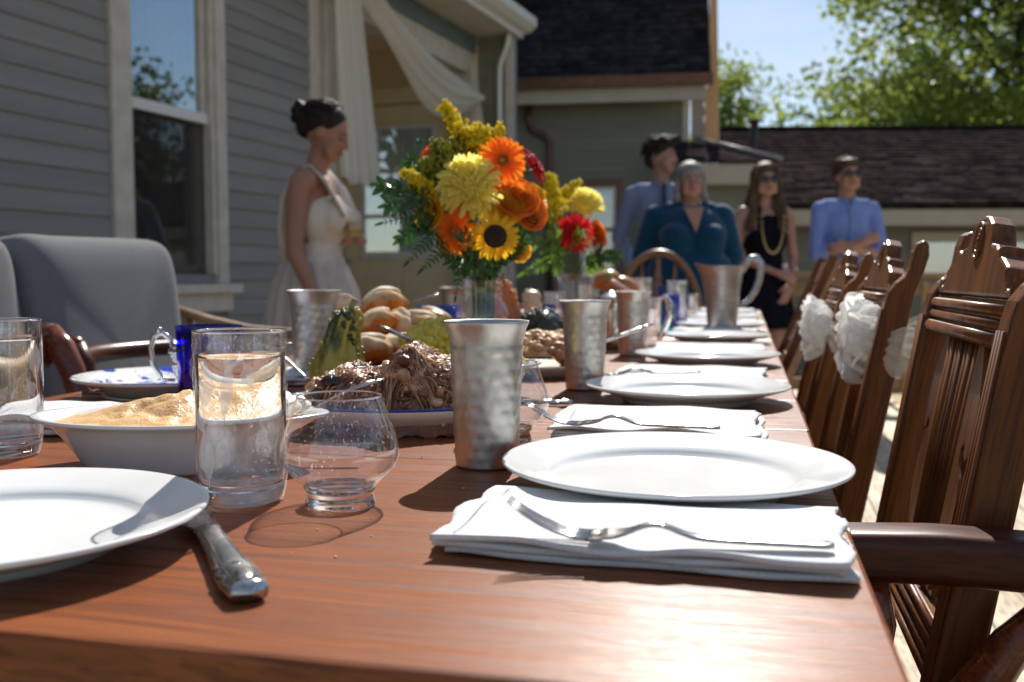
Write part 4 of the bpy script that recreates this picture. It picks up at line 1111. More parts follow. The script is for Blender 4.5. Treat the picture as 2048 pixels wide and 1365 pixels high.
# ---- glasses
def tumbler(px, yf, lab, H=.131, r=.0352, water=.113, rz=0, leaves=True, mt=None, nm='water_glass', s=1.0, grp='clear straight water glasses'):
    t = thing(nm, base(px, yf, .031 * s), rz, lab, 'glass', grp, scale=s)
    rb = r * .87
    outer = [(rb, .0005), (rb + .0015, .004), (r * .955, .012), (r * .985, .022), (r, .036), (r * 1.0, H - .002), (r * .995, H), (r * .98, H + .0003), (r * .962, H - .001), (r * .960, .036), (r * .93, .022), (r * .90, .0165)]
    obj('glass_wall', MB().lathe(outer, 64), mt or M_glass, t)
    bp = [(0, .0004), (rb - .001, .0004), (rb + .0005, .004), (r * .935, .0115), (r * .90, .0150), (r * .6, .0138), (0, .0130)]
    obj('glass_base', MB().lathe(bp, 64), M_glassbase if mt is None else M_glassbase, t)
    obj('rim', MB().tube([(r * .98 * math.cos(a), r * .98 * math.sin(a), H) for a in [2 * PI * k / 64 for k in range(64)]], .0009, 6, closed=True), M_glassbase, t)
    if leaves:
        for (a0, z0, w_, h_, ti) in ((-1.95, .092, .46, .034, .25), (-1.45, .089, .30, .046, -.2), (-1.28, .108, .36, .012, -.5), (-1.0, .1, .3, .014, .5), (-2.15, .066, .4, .012, .7), (-1.75, .05, .42, .010, -.6), (-1.9, .036, .3, .035, .1)):
            def lf(u, v, a0=a0, z0=z0, w_=w_, h_=h_, ti=ti):
                k = (1 - abs(2 * v - 1) ** 1.8) * .5 * (1 + .10 * math.sin(v * 24))
                aa = a0 + (u - .5) * w_ * 2 * k + ti * (v - .5) * .4
                zz = z0 - (v - .5) * h_ + (u - .5) * .006
                return (r * 1.004 * math.cos(aa), r * 1.004 * math.sin(aa), zz)
            obj('etched_leaf', MB().grid(lf, 10, 16), M_frost, t)
    if water:
        w = tag(obj('drinking_water', MB().lathe([(0, .0150), (r * .895, .0168), (r * .925, .0225), (r * .952, .036), (r * .955, water), (r * .94, water - .0012), (r * .85, water - .0016), (0, water - .0016)], 64), M_water, None, t.location, (0, 0, rz)), 'clear water filling the ' + lab.split(' ', 1)[1] if False else 'clear water inside the ' + lab, 'water', 'water in the glasses')
        w.scale = (s, s, s)
    return t
tumbler(463, 1019, 'etched straight water glass in front of the oval dish of applesauce', rz=TH - .15)
tumbler(-22, 922, 'water glass at the left picture edge, partly cut off', rz=2.0, r=.0352)
def wineglass(px, yf, lab):
    t = thing('stemless_wine_glass', base(px, yf, .026), 0, lab, 'glass', 'clear stemless wine glasses')
    o_ = [(.0245, .008), (.0255, .012), (.0300, .0185), (.0365, .0245), (.0415, .0300), (.0440, .0360), (.0446, .0405), (.0440, .046), (.0422, .053), (.0392, .062), (.0355, .072), (.0322, .0815), (.0318, .083), (.0312, .083), (.0316, .0815), (.0386, .062), (.0416, .053), (.0434, .046), (.0440, .0405), (.0433, .0360), (.0405, .0302), (.035, .025), (.028, .0195), (.018, .0145), (0, .0125)]
    obj('glass_bowl', MB().lathe(o_, 80), M_glass, t)
    obj('glass_foot', MB().lathe([(0, .0022), (.017, .0020), (.022, .0004), (.0262, .0004), (.0268, .0020), (.0250, .0078), (.0247, .0095), (.0275, .0150), (.02, .0120), (.01, .0105), (0, .0100)], 80), M_glassbase, t)
    obj('rim', MB().tube([(.0316 * math.cos(a), .0316 * math.sin(a), .083) for a in [2 * PI * k / 64 for k in range(64)]], .0006, 6, closed=True), M_glassbase, t)
    return t
wineglass(669, 1026, 'empty stemless wine glass in front of the pork platter')
wineglass(1013, 890, 'empty stemless wine glass half hidden behind the nearest pewter cup')
# blue tumbler left
def plainglass(px, yf, lab, r, H, mt, nm='tumbler', grp=None, cat='glass', taper=.9):
    t = thing(nm, base(px, yf, r * taper), 0, lab, cat, grp)
    obj('glass_wall', MB().lathe([(0, .001), (r * taper, .001), (r * (taper + .03), .006), (r, H * .95), (r * 1.01, H), (r * .96, H), (r * .94, H * .9), (r * (taper - .06), .010), (0, .008)], 48), mt, t)
    obj('rim', MB().tube([(r * .985 * math.cos(a), r * .985 * math.sin(a), H) for a in [2 * PI * k / 48 for k in range(48)]], .0014, 6, closed=True), mt, t)
    return t
plainglass(403, 822, 'cobalt blue tumbler behind the etched water glass', .0425, .107, M_bluethin, grp='coloured glass tumblers')
# far glasses
plainglass(1092, 668, 'blue tumbler far back right of the orange gourd', .032, .085, M_bluethin, grp='coloured glass tumblers')
plainglass(1110, 660, 'clear glass jar beside the far blue tumbler', .036, .12, M_glassfar, nm='glass_jar')
plainglass(1180, 655, 'clear glass carafe right of the small vase', .034, .14, M_glassfar, nm='carafe')
plainglass(1283, 652, 'tall clear glass of lemon water before the arched chair', .040, .165, M_glassfar, nm='water_glass')
plainglass(1356, 650, 'clear glass in front of the arched oak chair, right of the blue bottles', .036, .155, M_glassfar, nm='water_glass')
plainglass(1331, 646, 'pale blue glass bottle among the far coloured glasses', .026, .135, M_bluelight, nm='tumbler', grp='coloured glass tumblers')
plainglass(1346, 652, 'violet-blue tumbler left of the deepest blue one', .028, .105, M_bluelight, grp='coloured glass tumblers')
plainglass(1362, 645, 'deep blue tumbler farthest right of the coloured glasses', .030, .115, M_bluethin, grp='coloured glass tumblers')
plainglass(1335, 668, 'turquoise tumbler in front of the blue glasses', .026, .085, M_teal, grp='coloured glass tumblers')
plainglass(1382, 640, 'small clear wine glass at the right of the coloured glasses', .034, .1, M_glassfar, nm='wine_glass')
for (px, py, d, lb_) in ((1275, 592, 3.5, 'pale lemon slice floating in the tall lemon water, left one'), (1295, 594, 3.5, 'pale lemon slice floating in the tall lemon water, right one')):
    p = base(1283, 652, .036); pz = at(px, py, 3.4)
    o = obj('lemon_slice', MB().ell((0, 0, 0), (.017, .006, .015), (0, 0, TH)), mat('lemon', (.75, .72, .12), rough=.4, transl=.4), None, (p.x + (pz.x - at(1283, py, 3.4).x) * .8, p.y, pz.z))
    tag(o, lb_, 'lemon slice')
# glass mug beside third cup
gm = base(1313, 692, .03)
mg = thing('glass_mug', gm, TH, 'thick clear glass mug with a big handle right of the third pewter cup', 'mug')
obj('glass_wall', MB().lathe([(0, .001), (.030, .001), (.033, .01), (.036, .115), (.0365, .12), (.034, .12), (.030, .02), (0, .016)], 40, (-.02, .0, 0)), M_glassfar, mg)
obj('handle', MB().tube([(.014, 0, .118), (.026, 0, .122), (.036, 0, .105), (.036, 0, .075), (.026, 0, .045), (.016, 0, .022), (.010, 0, .012)], [.006, .0075, .008, .008, .0075, .007, .006], 10), M_glassbase, mg)

# ---- mason jar vase with the large bouquet, small vase behind
def jar(p, lab, r=.047, H=.165, name='mason_jar'):
    t = thing(name, p, 0, lab, 'vase')
    mr = r * .72
    pr = [(0, .002), (r * .93, .002), (r, .01), (r, H * .62), (r * .95, H * .72), (mr * 1.04, H * .80), (mr, H * .84), (mr, H * .86), (mr * 1.05, H * .875), (mr, H * .89), (mr * 1.05, H * .905), (mr, H * .92), (mr * 1.05, H * .94), (mr * 1.02, H * .99), (mr * 1.04, H), (mr * .95, H), (mr * .93, H * .85), (r * .9, H * .70), (r * .94, H * .6), (r * .94, .014), (0, .01)]
    obj('glass_wall', MB().lathe(pr, 56), M_glass, t)
    w = tag(obj('vase_water', MB().lathe([(0, .0115), (r * .925, .0155), (r * .93, H * .55), (0, H * .55)], 48), M_water, None, p), 'water in the ' + lab, 'water', 'water in the vases')
    return t
V1 = base(965, 752, .045)
jar(V1, 'clear mason jar holding the large sunflower bouquet')
V2 = at(1152, 560, 2.78); V2.z = TT
plv = thing('glass_vase', V2, 0, 'small clear glass vase holding the far red and yellow bouquet', 'vase')
obj('glass_wall', MB().lathe([(0, .002), (.045, .002), (.050, .01), (.047, .08), (.050, .15), (.056, .178), (.053, .178), (.046, .15), (.044, .08), (.046, .014), (0, .01)], 48), M_glass, plv)
# ---- blue and white china plate
b0 = on(350, 752, TT + .028)
china = thing('china_plate', (b0.x, b0.y, TT + .006), 0, 'blue and white patterned china plate at the left behind the silver creamer', 'plate')
M_china = mat('china_pattern', (.78, .78, .76), (.03, .06, .42), scale=34, rough=.12, spec=.5, ramp=(.53, .57), detail=3)
obj('dish', MB().lathe([(0, .0035), (.082, .0035), (.084, 0), (.092, 0), (.105, .0100), (.137, .0200), (.1405, .0225), (.139, .0245), (.136, .0244), (.1045, .0150)], 72), M_creamware, china)
obj('pattern_face', MB().lathe([(.1395, .0248), (.136, .0252), (.1045, .0158), (.098, .0105), (.085, .0085), (0, .0080)], 72), M_china, china)
lowpl = tag(obj('dinner_plate', MB().lathe([(0, 0), (.09, 0), (.10, .003), (.10, .0055), (.09, .004), (0, .004)], 48), M_creamware, None, (b0.x, b0.y, TT)), 'plain saucer under the blue and white china plate', 'plate')
uk = on(230, 790, TT + .003); uk2 = on(300, 792, TT + .003)
kn2 = thing('table_knife', uk, math.atan2(uk2.y - uk.y, uk2.x - uk.x), 'silver knife lying in front of the blue and white china plate', 'knife')
obj('handle', MB().tube([(-.05, 0, .002), (-.02, 0, .003), (.03, 0, .003), (.075, 0, .002)], [.006, .008, .006, .004], 10, flat=.5), M_silver, kn2)
# ---- silver creamer
cr0 = base(385, 800, .03)
cre = thing('silver_creamer', cr0, TH, 'small silver creamer with looped handle half hidden behind the etched glass', 'creamer')
obj('body', MB().lathe([(0, 0), (.022, 0), (.024, .004), (.016, .010), (.028, .022), (.035, .040), (.036, .050), (.035, .056), (.038, .060), (.037, .074), (.040, .078), (.0385, .079), (.034, .060), (.030, .03), (0, .02)], 48), M_silver, cre)
obj('handle', MB().tube([(-.034, 0, .066), (-.040, 0, .084), (-.050, 0, .092), (-.062, 0, .088), (-.068, 0, .070), (-.064, 0, .045), (-.050, 0, .026), (-.034, 0, .024)], [.003, .0038, .004, .004, .004, .0038, .0035, .003], 10).ell((-.055, 0, .096), .005), M_silver, cre)
obj('band', MB().tube([(.0385 * math.cos(a), .0385 * math.sin(a), .067 + .001 * math.sin(a * 24)) for a in [2 * PI * k / 96 for k in range(96)]], .0028, 6, closed=True), M_silver, cre)

# ---- cutlery lying about
def stick(name, P, Q, w0, w1, lab, cat, m_=None, flat=.35, mid=None, end=None):
    P = Vector(P); Q = Vector(Q); d = Q - P
    t = thing(name, P, label=lab, cat=cat)
    pts = [Vector((0, 0, 0)).lerp(d, k / 8) for k in range(9)]
    if mid: pts = [p + Vector((0, 0, mid * math.sin(PI * k / 8))) for k, p in enumerate(pts)]
    rad = [w0 + (w1 - w0) * (k / 8) ** 1.5 for k in range(9)]; rad[-1] *= .6
    obj('handle', MB().tube(pts, rad, 10, flat=flat), m_ or M_silver, t)
    g_ = MB()
    for s_ in (-1, 0, 1):
        side = d.cross(Vector((0, 0, 1))).normalized()
        g_.tube([pts[k] + side * rad[k] * .55 * s_ + Vector((0, 0, rad[k] * flat * .9)) for k in range(3, 8)], .0006, 4)
    obj('ornament', g_, m_ or M_silver, t)
    if end: obj('bowl', MB().ell(-d.normalized() * end * .8, (end, end * .65, end * .25), (0, 0, math.atan2(d.y, d.x))), m_ or M_silver, t)
    return t
stick('serving_spoon', at(596, 836, .935), at(768, 758, .965), .0022, .0055, 'silver spoon standing in the oval dish of applesauce, handle to the right', 'spoon', mid=.004, end=.02)
stick('serving_spoon', at(900, 716, 1.42), at(758, 652, 1.36), .004, .010, 'broad silver serving spoon handle resting in the yellow corn dish', 'spoon', end=.02)
stick('dinner_fork', at(505, 702, 1.30), at(583, 688, 1.26), .003, .007, 'patterned silver handle pointing right behind the etched water glass', 'fork')
stick('dinner_fork', at(616, 758, 1.14), at(565, 711, 1.16), .003, .005, 'plain silver handle leaning on the left end of the pork platter', 'fork')
stick('ladle', at(1180, 694, 1.66), at(1305, 649, 1.72), .003, .005, 'long silver ladle handle crossing in front of the third pewter cup', 'ladle', flat=.7, end=.02)
stick('serving_spoon', at(822, 606, 2.0), at(878, 588, 2.0), .004, .009, 'silver spoon handle glinting in the sun above the bread', 'spoon')
tg = stick('butter_knife', on(930, 800, TT + .004), on(1138, 806, TT + .005), .0035, .0075, 'silver butter knife with fluted shell end between wine glass and second napkin', 'knife', flat=.5)
sh_ = MB(); d_ = on(1138, 806, TT + .005) - on(930, 800, TT + .004); u_ = d_.normalized(); v_ = Vector((-u_.y, u_.x, 0))
for k in range(9):
    a = (k - 4) * .26
    dr_ = u_ * math.cos(a) + v_ * math.sin(a)
    sh_.tube([d_ - u_ * .014, d_ - u_ * .014 + dr_ * .010 + Vector((0, 0, .003)), d_ - u_ * .014 + dr_ * .019 + Vector((0, 0, .001))], [.0012, .0022, .0016], 6)
obj('shell_end', sh_, M_silver, tg)

# ================================================================== FOOD
# ---- oval dish of applesauce
dc = on(358, 829, TT + .046)
dish = thing('oval_dish', (dc.x, dc.y, TT), TH + .03, 'white oval ceramic dish piled with applesauce', 'dish')
A_, B_ = .125, .088
ear = lambda a, z: (.011 * math.exp(-(((a + PI) % (2 * PI) - PI) / .30) ** 2) + .006 * math.exp(-((a - PI) / .35) ** 2)) * (z > .034)
dp = [(0, 0), (.082, 0), (.084, .002), (.094, .016), (.104, .030), (.1115, .039), (.119, .0435), (.125, .0448), (.1265, .0462), (.1255, .0480), (.120, .0478), (.1135, .0448), (.108, .0405), (.098, .028), (.088, .012), (.080, .006), (0, .005)]
obj('dish_body', MB().lathe(dp, 96, sy=B_ / A_, fn=ear), M_dish, dish)
M_sauce = mat('applesauce', (.72, .43, .18), (.82, .56, .30), scale=60, rough=.34, spec=.4, bump=.0009, bscale=420, sss=.5, rough2=.28)
def saucef(u, v):
    a = u * 2 * PI; r_ = v
    x = .1135 * r_ * math.cos(a); y = .1135 * r_ * math.sin(a) * B_ / A_
    z = .0405
    k = max(0, 1 - r_ ** 3)
    z += k * (.010 + .018 * math.exp(-((x - .005) / .030) ** 2 - ((y - .0) / .035) ** 2) + .008 * math.exp(-((x + .045) / .022) ** 2 - (y / .03) ** 2) + .014 * math.exp(-((x - .07) / .025) ** 2 - ((y) / .03) ** 2))
    w_ = abs(nz3(x * 28 + 3, y * 34, 1.7)) * .007 + .0022 * nz3(x * 90, y * 90, 4) + .0006 * nz3(x * 200, y * 200)
    z += k * (w_ - .003)
    return (x, y, z)
ap = obj('applesauce', MB().grid(saucef, 150, 70, wrapu=True), M_sauce, None, dish.location, (0, 0, TH + .03))
tag(ap, 'golden chunky applesauce heaped in the white oval dish', 'applesauce')
M_cream = mat('whipped_cream', (.82, .78, .68), rough=.4, sss=.2)
crm = MB()
rg = random.Random(4)
for (x, y, z, r_) in ((.085, .02, .056, .013), (.098, -.008, .054, .012), (.072, .038, .058, .012), (.06, .05, .056, .010), (.104, .018, .052, .010)):
    ph = rg.random() * 9
    crm.ell((x, y, z), (r_ * 1.2, r_, r_ * .8), (0, 0, ph), 28, 18, lambda p, a, q, ph=ph: 1 + .22 * math.sin(a * 3 + q * 5 + ph) * math.sin(q))
cw = obj('cream_dollops', crm, M_cream, None, dish.location, (0, 0, TH + .03)); tag(cw, 'soft white cream dollops at the right end of the applesauce', 'cream')

# ---- pork platter
pc = on(792, 800, TT + .03)
plat = thing('platter', (pc.x, pc.y, TT), TH, 'oval cream platter with blue edge under the pulled pork', 'platter')
plat_p = [(0, .003), (.095, .003), (.097, 0), (.104, 0), (.106, .004), (.118, .012), (.135, .020), (.1405, .0262), (.141, .0300), (.139, .0312)]
obj('platter_body', MB().lathe(plat_p + [(.132, .0235), (.112, .013), (.10, .009), (0, .008)], 80, sy=.74), M_creamware, plat)
obj('blue_edge', MB().tube([(.1402 * math.cos(a), .1402 * .74 * math.sin(a), .0306) for a in [2 * PI * k / 90 for k in range(90)]], .0017, 6, closed=True), mat('cobalt_glaze', (.02, .05, .32), rough=.12), plat)
M_meat = mat('pork_meat', (.36, .17, .08), (.60, .37, .22), scale=80, rough=.35, spec=.6, bump=.0007, bscale=500, sss=.15)
M_meat2 = mat('pork_dark', (.11, .035, .015), (.26, .10, .045), scale=70, rough=.3, spec=.6, bump=.0012, bscale=300)
M_char = mat('pork_char', (.015, .010, .010), (.05, .03, .025), scale=60, rough=.3, spec=.6, bump=.001, bscale=260)
def mh(x, y):
    e = 1 - (x / .128) ** 2 - (y / .088) ** 2
    if e <= 0: return .01
    h = .030 * math.exp(-((x + .085) / .035) ** 2) + .040 * math.exp(-((x + .045) / .03) ** 2) + .072 * math.exp(-((x - .018) / .036) ** 2) + .052 * math.exp(-((x - .075) / .032) ** 2)
    return .010 + h * min(1, e * 2.2) ** .6
pork = thing('pulled_pork', (pc.x, pc.y, TT), TH, 'heap of shredded pulled pork with charred pieces on the cream platter', 'meat')
rg = random.Random(12)
core = MB()
core.grid(lambda u, v: ((u - .5) * .256 , (v - .5) * .176, mh((u - .5) * .256, (v - .5) * .176) - .008 + .010 * nz3(u * 14, v * 10, 2)), 70, 50)
obj('meat_core', core, M_meat2, pork)
shr = MB()
for k in range(3600):
    x = rg.gauss(.01, .058); y = rg.uniform(-.086, .055)
    if (x / .122) ** 2 + (y / .084) ** 2 > 1: continue
    bundle = rg.gauss(0, .22) + 3.2 * nz3(x * 16, y * 16, 7) + .6
    Ln = rg.uniform(.008, .026); r_ = rg.choice((.0003, .0005, .0008, .0012)) * rg.uniform(.8, 1.2)
    pts = []
    lift = rg.uniform(-.002, .006) + .006 * abs(nz3(x * 40, y * 40, 3)); crl = rg.uniform(-14, 14)
    for q in range(5):
        s_ = (q / 4 - .5) * Ln
        xx = x + math.cos(bundle + crl * s_) * s_; yy = y + math.sin(bundle + crl * s_) * s_
        pts.append((xx, yy, mh(xx, yy) + lift + .003 * math.sin(q * 1.2 + k)))
    shr.m = 0 if rg.random() < .62 and not (x < -.02 and rg.random() < .35) else 1
    shr.tube(pts, [r_ * .4, r_, r_ * 1.2, r_, r_ * .3], 5)
so_ = obj('shreds', shr, [M_meat, M_meat2], pork); so_['kind'] = 'stuff'
def chunk(x, y, z, r_, m_, nm='meat_chunk', st=(1.5, .9, .8)):
    ph = rg.random() * 20
    a0 = rg.random() * 3
    o = obj(nm, MB().ell((0, 0, 0), (r_ * st[0], r_ * st[1], r_ * st[2]), None, 30, 18, lambda p, a, q: 1 + .35 * nz3(p.x * 90 + ph, p.y * 90, p.z * 90) + .10 * math.sin(a * 9 + ph)), m_, pork, (x, y, z), (rg.uniform(-.6, .6), rg.uniform(-.6, .6), a0))
for k in range(90):
    x = rg.uniform(-.115, .115); y = -abs(rg.gauss(.045, .028))
    if (x / .12) ** 2 + (y / .085) ** 2 > 1: continue
    chunk(x, y, mh(x, y) + .001, rg.uniform(.003, .0095), M_meat if rg.random() < .65 else M_meat2)
for k in range(14):
    x = rg.uniform(-.11, -.01); y = rg.uniform(-.06, .04)
    chunk(x, y, mh(x, y) + .003, rg.uniform(.006, .011), M_char if k % 2 else M_meat, 'charred_piece' if k % 2 else 'meat_chunk')
fk = MB()
for k in range(620):
    x = rg.gauss(.012, .060); y = rg.uniform(-.088, .04)
    if (x / .125) ** 2 + (y / .088) ** 2 > 1: continue
    fk.m = 0 if rg.random() < .62 else 1
    s_ = rg.uniform(.0018, .0055); ph = rg.random() * 30
    fk.ell((x, y, mh(x, y) + rg.uniform(-.003, .005)), (s_ * rg.uniform(1.2, 2.6), s_, s_ * .7), (rg.uniform(-.8, .8), rg.uniform(-.9, .9), rg.random() * 3), 10, 7, lambda p, a, q, ph=ph: 1 + .45 * nz3(p.x * 160 + ph, p.y * 160, p.z * 160) + .12 * math.sin(a * 5 + ph))
obj('flakes', fk, [M_meat, M_meat2], pork)['kind'] = 'stuff'
for k in range(8):   # long muscle strips over the top of the big heap
    yy = -.05 + k * .010
    pts = [(-.022 + q * .0125, yy + .004 * math.sin(q + k), mh(-.022 + q * .0125, yy) + .004 + .003 * math.sin(q * .8 + k)) for q in range(8)]
    obj('meat_strip', MB().tube(pts, [.0008, .0022, .003, .0035, .003, .0025, .002, .0008], 8, flat=.6), M_meat, pork)
chunk(-.055, -.02, .062, .008, M_meat, st=(.8, .7, 1.6)); chunk(-.018, .0, .062, .008, M_meat)

# ---- gourds
def gourd(p, lab, nm, prof, m_, warts=0, ridges=0, ra=.0, rz=0, tilt=(0, 0), wr=.003, seed=1, bend=None, stem=True, mw=None):
    t = thing(nm, p, rz, lab, 'gourd')
    rg = random.Random(seed)
    fn = (lambda a, z: ra * math.cos(a * ridges) + .0008 * nz3(math.cos(a) * 4, math.sin(a) * 4, z * 60)) if ridges else (lambda a, z: .0012 * nz3(math.cos(a) * 3, math.sin(a) * 3, z * 50))
    # finer interpolation
    pf = []
    for (a, b), (c, d) in zip(prof, prof[1:]):
        for q in range(5): pf.append((a + (c - a) * q / 5, b + (d - b) * q / 5))
    pf.append(prof[-1])
    def bd(v):
        if not bend: return v
        x, y, z = v; k = max(0, z - bend[0]); return (x + bend[1] * k * k * 60, y + bend[2] * k * k * 60, z)
    m2 = MB().lathe(pf, 96, fn=fn); m2.v = [bd(v) for v in m2.v]
    obj('skin', m2, m_, t)
    if warts:
        wm = MB()
        for k in range(warts):
            i = rg.randrange(2, len(pf) - 3); a = rg.random() * 2 * PI
            r_, z = pf[i]; r_ += fn(a, z)
            s_ = wr * rg.uniform(.5, 1.4)
            wm.ell(bd((r_ * math.cos(a), r_ * math.sin(a), z)), (s_, s_, s_ * 1.1), None, 8, 6)
        obj('warts', wm, mw or m_, t)['kind'] = 'stuff'
    if stem:
        zt = pf[-1][1]; e = bd((0, 0, zt))
        obj('stem', MB().tube([(e[0], e[1], zt - .004), (e[0] + .002, e[1], zt + .006), (e[0] + .006, e[1], zt + .014)], [.006, .004, .005], 8), mat('gourd_stem', (.35, .28, .14), (.22, .17, .08), scale=60, rough=.8), t)
    return t
M_ggreen = mat('green_gourd', (.035, .06, .012), (.42, .34, .05), scale=22, rough=.3, spec=.5, ramp=(.42, .52), stretch=(1, 1, .25))
gourd(base(668, 806, .03), 'knobbly green and yellow striped gourd standing behind the pork', 'striped_gourd', [(0, .002), (.02, 0), (.034, .010), (.040, .028), (.039, .045), (.032, .064), (.025, .082), (.022, .098), (.022, .110), (.018, .120), (.010, .126), (0, .127)], M_ggreen, warts=210, ridges=10, ra=.0022, wr=.0034, bend=(.03, .035, 0), rz=TH, seed=5)
M_gdark = mat('dark_squash', (.012, .02, .012), (.035, .045, .015), scale=18, rough=.18, spec=.6)
gourd(at(1082, 680, 1.98) * Vector((1, 1, 0)) + Vector((0, 0, TT)) if False else Vector((at(1082, 680, 1.98).x, at(1082, 680, 1.98).y, TT)), 'dark green warty squash behind the stuffing dish', 'warty_squash', [(0, .004), (.03, 0), (.046, .015), (.052, .04), (.05, .07), (.038, .092), (.02, .103), (0, .106)], M_gdark, warts=330, wr=.0042, seed=9, stem=False)
M_gorange = mat('orange_gourd', (.50, .13, .02), (.62, .22, .04), scale=20, rough=.3, spec=.5)
gq = at(1018, 660, 2.02)
gourd(Vector((gq.x, gq.y, TT)), 'tall orange warty gourd right of the mason jar', 'orange_gourd', [(0, .002), (.03, 0), (.044, .02), (.046, .045), (.038, .07), (.028, .095), (.024, .12), (.022, .14), (.016, .155), (.008, .162), (0, .164)], M_gorange, warts=200, wr=.0036, bend=(.05, -.02, 0), rz=TH, seed=7)
gq = at(1064, 640, 2.3)
gourd(Vector((gq.x, gq.y, TT)), 'pale cream warty gourd right behind the orange gourd', 'pale_gourd', [(0, .002), (.02, 0), (.03, .03), (.024, .06), (.018, .09), (.02, .115), (.016, .135), (0, .142)], mat('pale_gourd', (.66, .54, .34), rough=.4), warts=90, wr=.0045, seed=8, stem=False)

# ---- bread rolls in a blue bowl
br0 = at(800, 690, 1.78); br0.z = TT
bb = thing('blue_bowl', br0, 0, 'wide dark blue bowl under the pile of bread rolls', 'bowl')
obj('bowl_body', MB().lathe([(0, .002), (.07, .002), (.075, 0), (.08, .004), (.11, .022), (.125, .040), (.123, .041), (.105, .025), (.07, .010), (0, .008)], 64), mat('cobalt_glaze', (.02, .05, .32)), bb)
M_bread = mat('bread_crust', (.44, .15, .03), (.88, .70, .46), scale=30, rough=.7, spec=.11, sss=.15, bump=.0010, bscale=60, ramp=(.35, .7), transl=.12)
_t = M_bread.node_tree; _g = _t.nodes.new('ShaderNodeTexCoord'); _s = _t.nodes.new('ShaderNodeSeparateXYZ'); _a = _t.nodes.new('ShaderNodeMath'); _a.operation = 'MULTIPLY_ADD'
_a.inputs[1].default_value = .5   # baked brown sides, pale floury top
_n = [n for n in _t.nodes if n.type == 'TEX_NOISE' and n.inputs['Scale'].default_value == 30][0]; _r = [n for n in _t.nodes if n.type == 'VALTORGB'][0]
_m = _t.nodes.new('ShaderNodeMath'); _m.operation = 'MULTIPLY'; _m.inputs[1].default_value = .46
_t.links.new(_g.outputs['Generated'], _s.inputs[0]); _t.links.new(_s.outputs['Z'], _m.inputs[0]); _t.links.new(_n.outputs['Fac'], _a.inputs[0]); _t.links.new(_m.outputs[0], _a.inputs[2]); _t.links.new(_a.outputs[0], _r.inputs['Fac'])
_r.color_ramp.elements[0].position = .44; _r.color_ramp.elements[1].position = .66
M_crumb = mat('bread_flour', (.85, .76, .58), (.70, .50, .28), scale=22, rough=.7, sss=.2)
def roll(px, py, d, rx, ry, rz_, tilt, lab, curl=.0, m_=None):
    c = at(px, py, d)
    def fn(p, a, q):
        return 1 - .16 * math.exp(-((p.y / ry + .15) / .16) ** 2) * (p.z > 0) + .08 * math.sin(a * 2 + px) + .22 * nz3(p.x * 28 + px, p.y * 28, p.z * 28) + .05 * nz3(p.x * 90 + px, p.y * 90, p.z * 90)
    m2 = MB().ell((0, 0, 0), (rx, ry, rz_), None, 36, 24, fn)
    if curl:
        m2.v = [(v[0], v[1], v[2] - curl * v[0] * v[0] / rx) for v in m2.v]
    t = thing('bread_roll', c, label=lab, cat='bread roll', group='bread rolls piled in the blue bowl', rot=(tilt[0], tilt[1], TH + tilt[2]))
    obj('crust', m2, m_ or M_bread, t)
    sc = MB().ell((0, 0, 0), (rx * .8, ry * .30, rz_ * .28), None, 24, 12, fn)
    sc.v = [(v[0], v[1] - ry * .1, v[2] + rz_ * .84 - curl * v[0] * v[0] / rx) for v in sc.v]
    obj('floured_ridge', sc, M_crumb, t)
    return t
roll(766, 606, 1.80, .048, .032, .026, (0, -.22, .2), 'curved golden bread roll at the very top of the bread pile', .35)
roll(752, 645, 1.72, .044, .026, .021, (0, -.45, 0), 'pale bread roll leaning below the topmost roll', .3)
roll(795, 652, 1.75, .030, .028, .028, (0, .9, 0), 'small golden bread roll in the middle of the pile', .1)
roll(838, 650, 1.76, .040, .032, .024, (0, .1, .2), 'orange-brown bread roll to the right of the pile', .2)
roll(870, 634, 1.82, .036, .024, .015, (0, .35, 0), 'darkest toasted bread roll above the yellow corn', .2, mat('toast_crust', (.40, .14, .03), (.52, .22, .06), scale=20, rough=.35))
roll(742, 698, 1.62, .034, .030, .024, (0, 0, 0), 'pale round bread roll at the bottom left of the pile', .1)
roll(800, 690, 1.66, .040, .03, .018, (0, -.1, 0), 'bread roll behind the serving spoon handle', .1)
roll(686, 622, 1.70, .018, .018, .026, (0, .15, 0), 'small upright bread roll behind the striped gourd', 0)
roll(718, 655, 1.78, .030, .026, .026, (0, .3, 0), 'shaded bread roll between the gourd and the pile', 0)
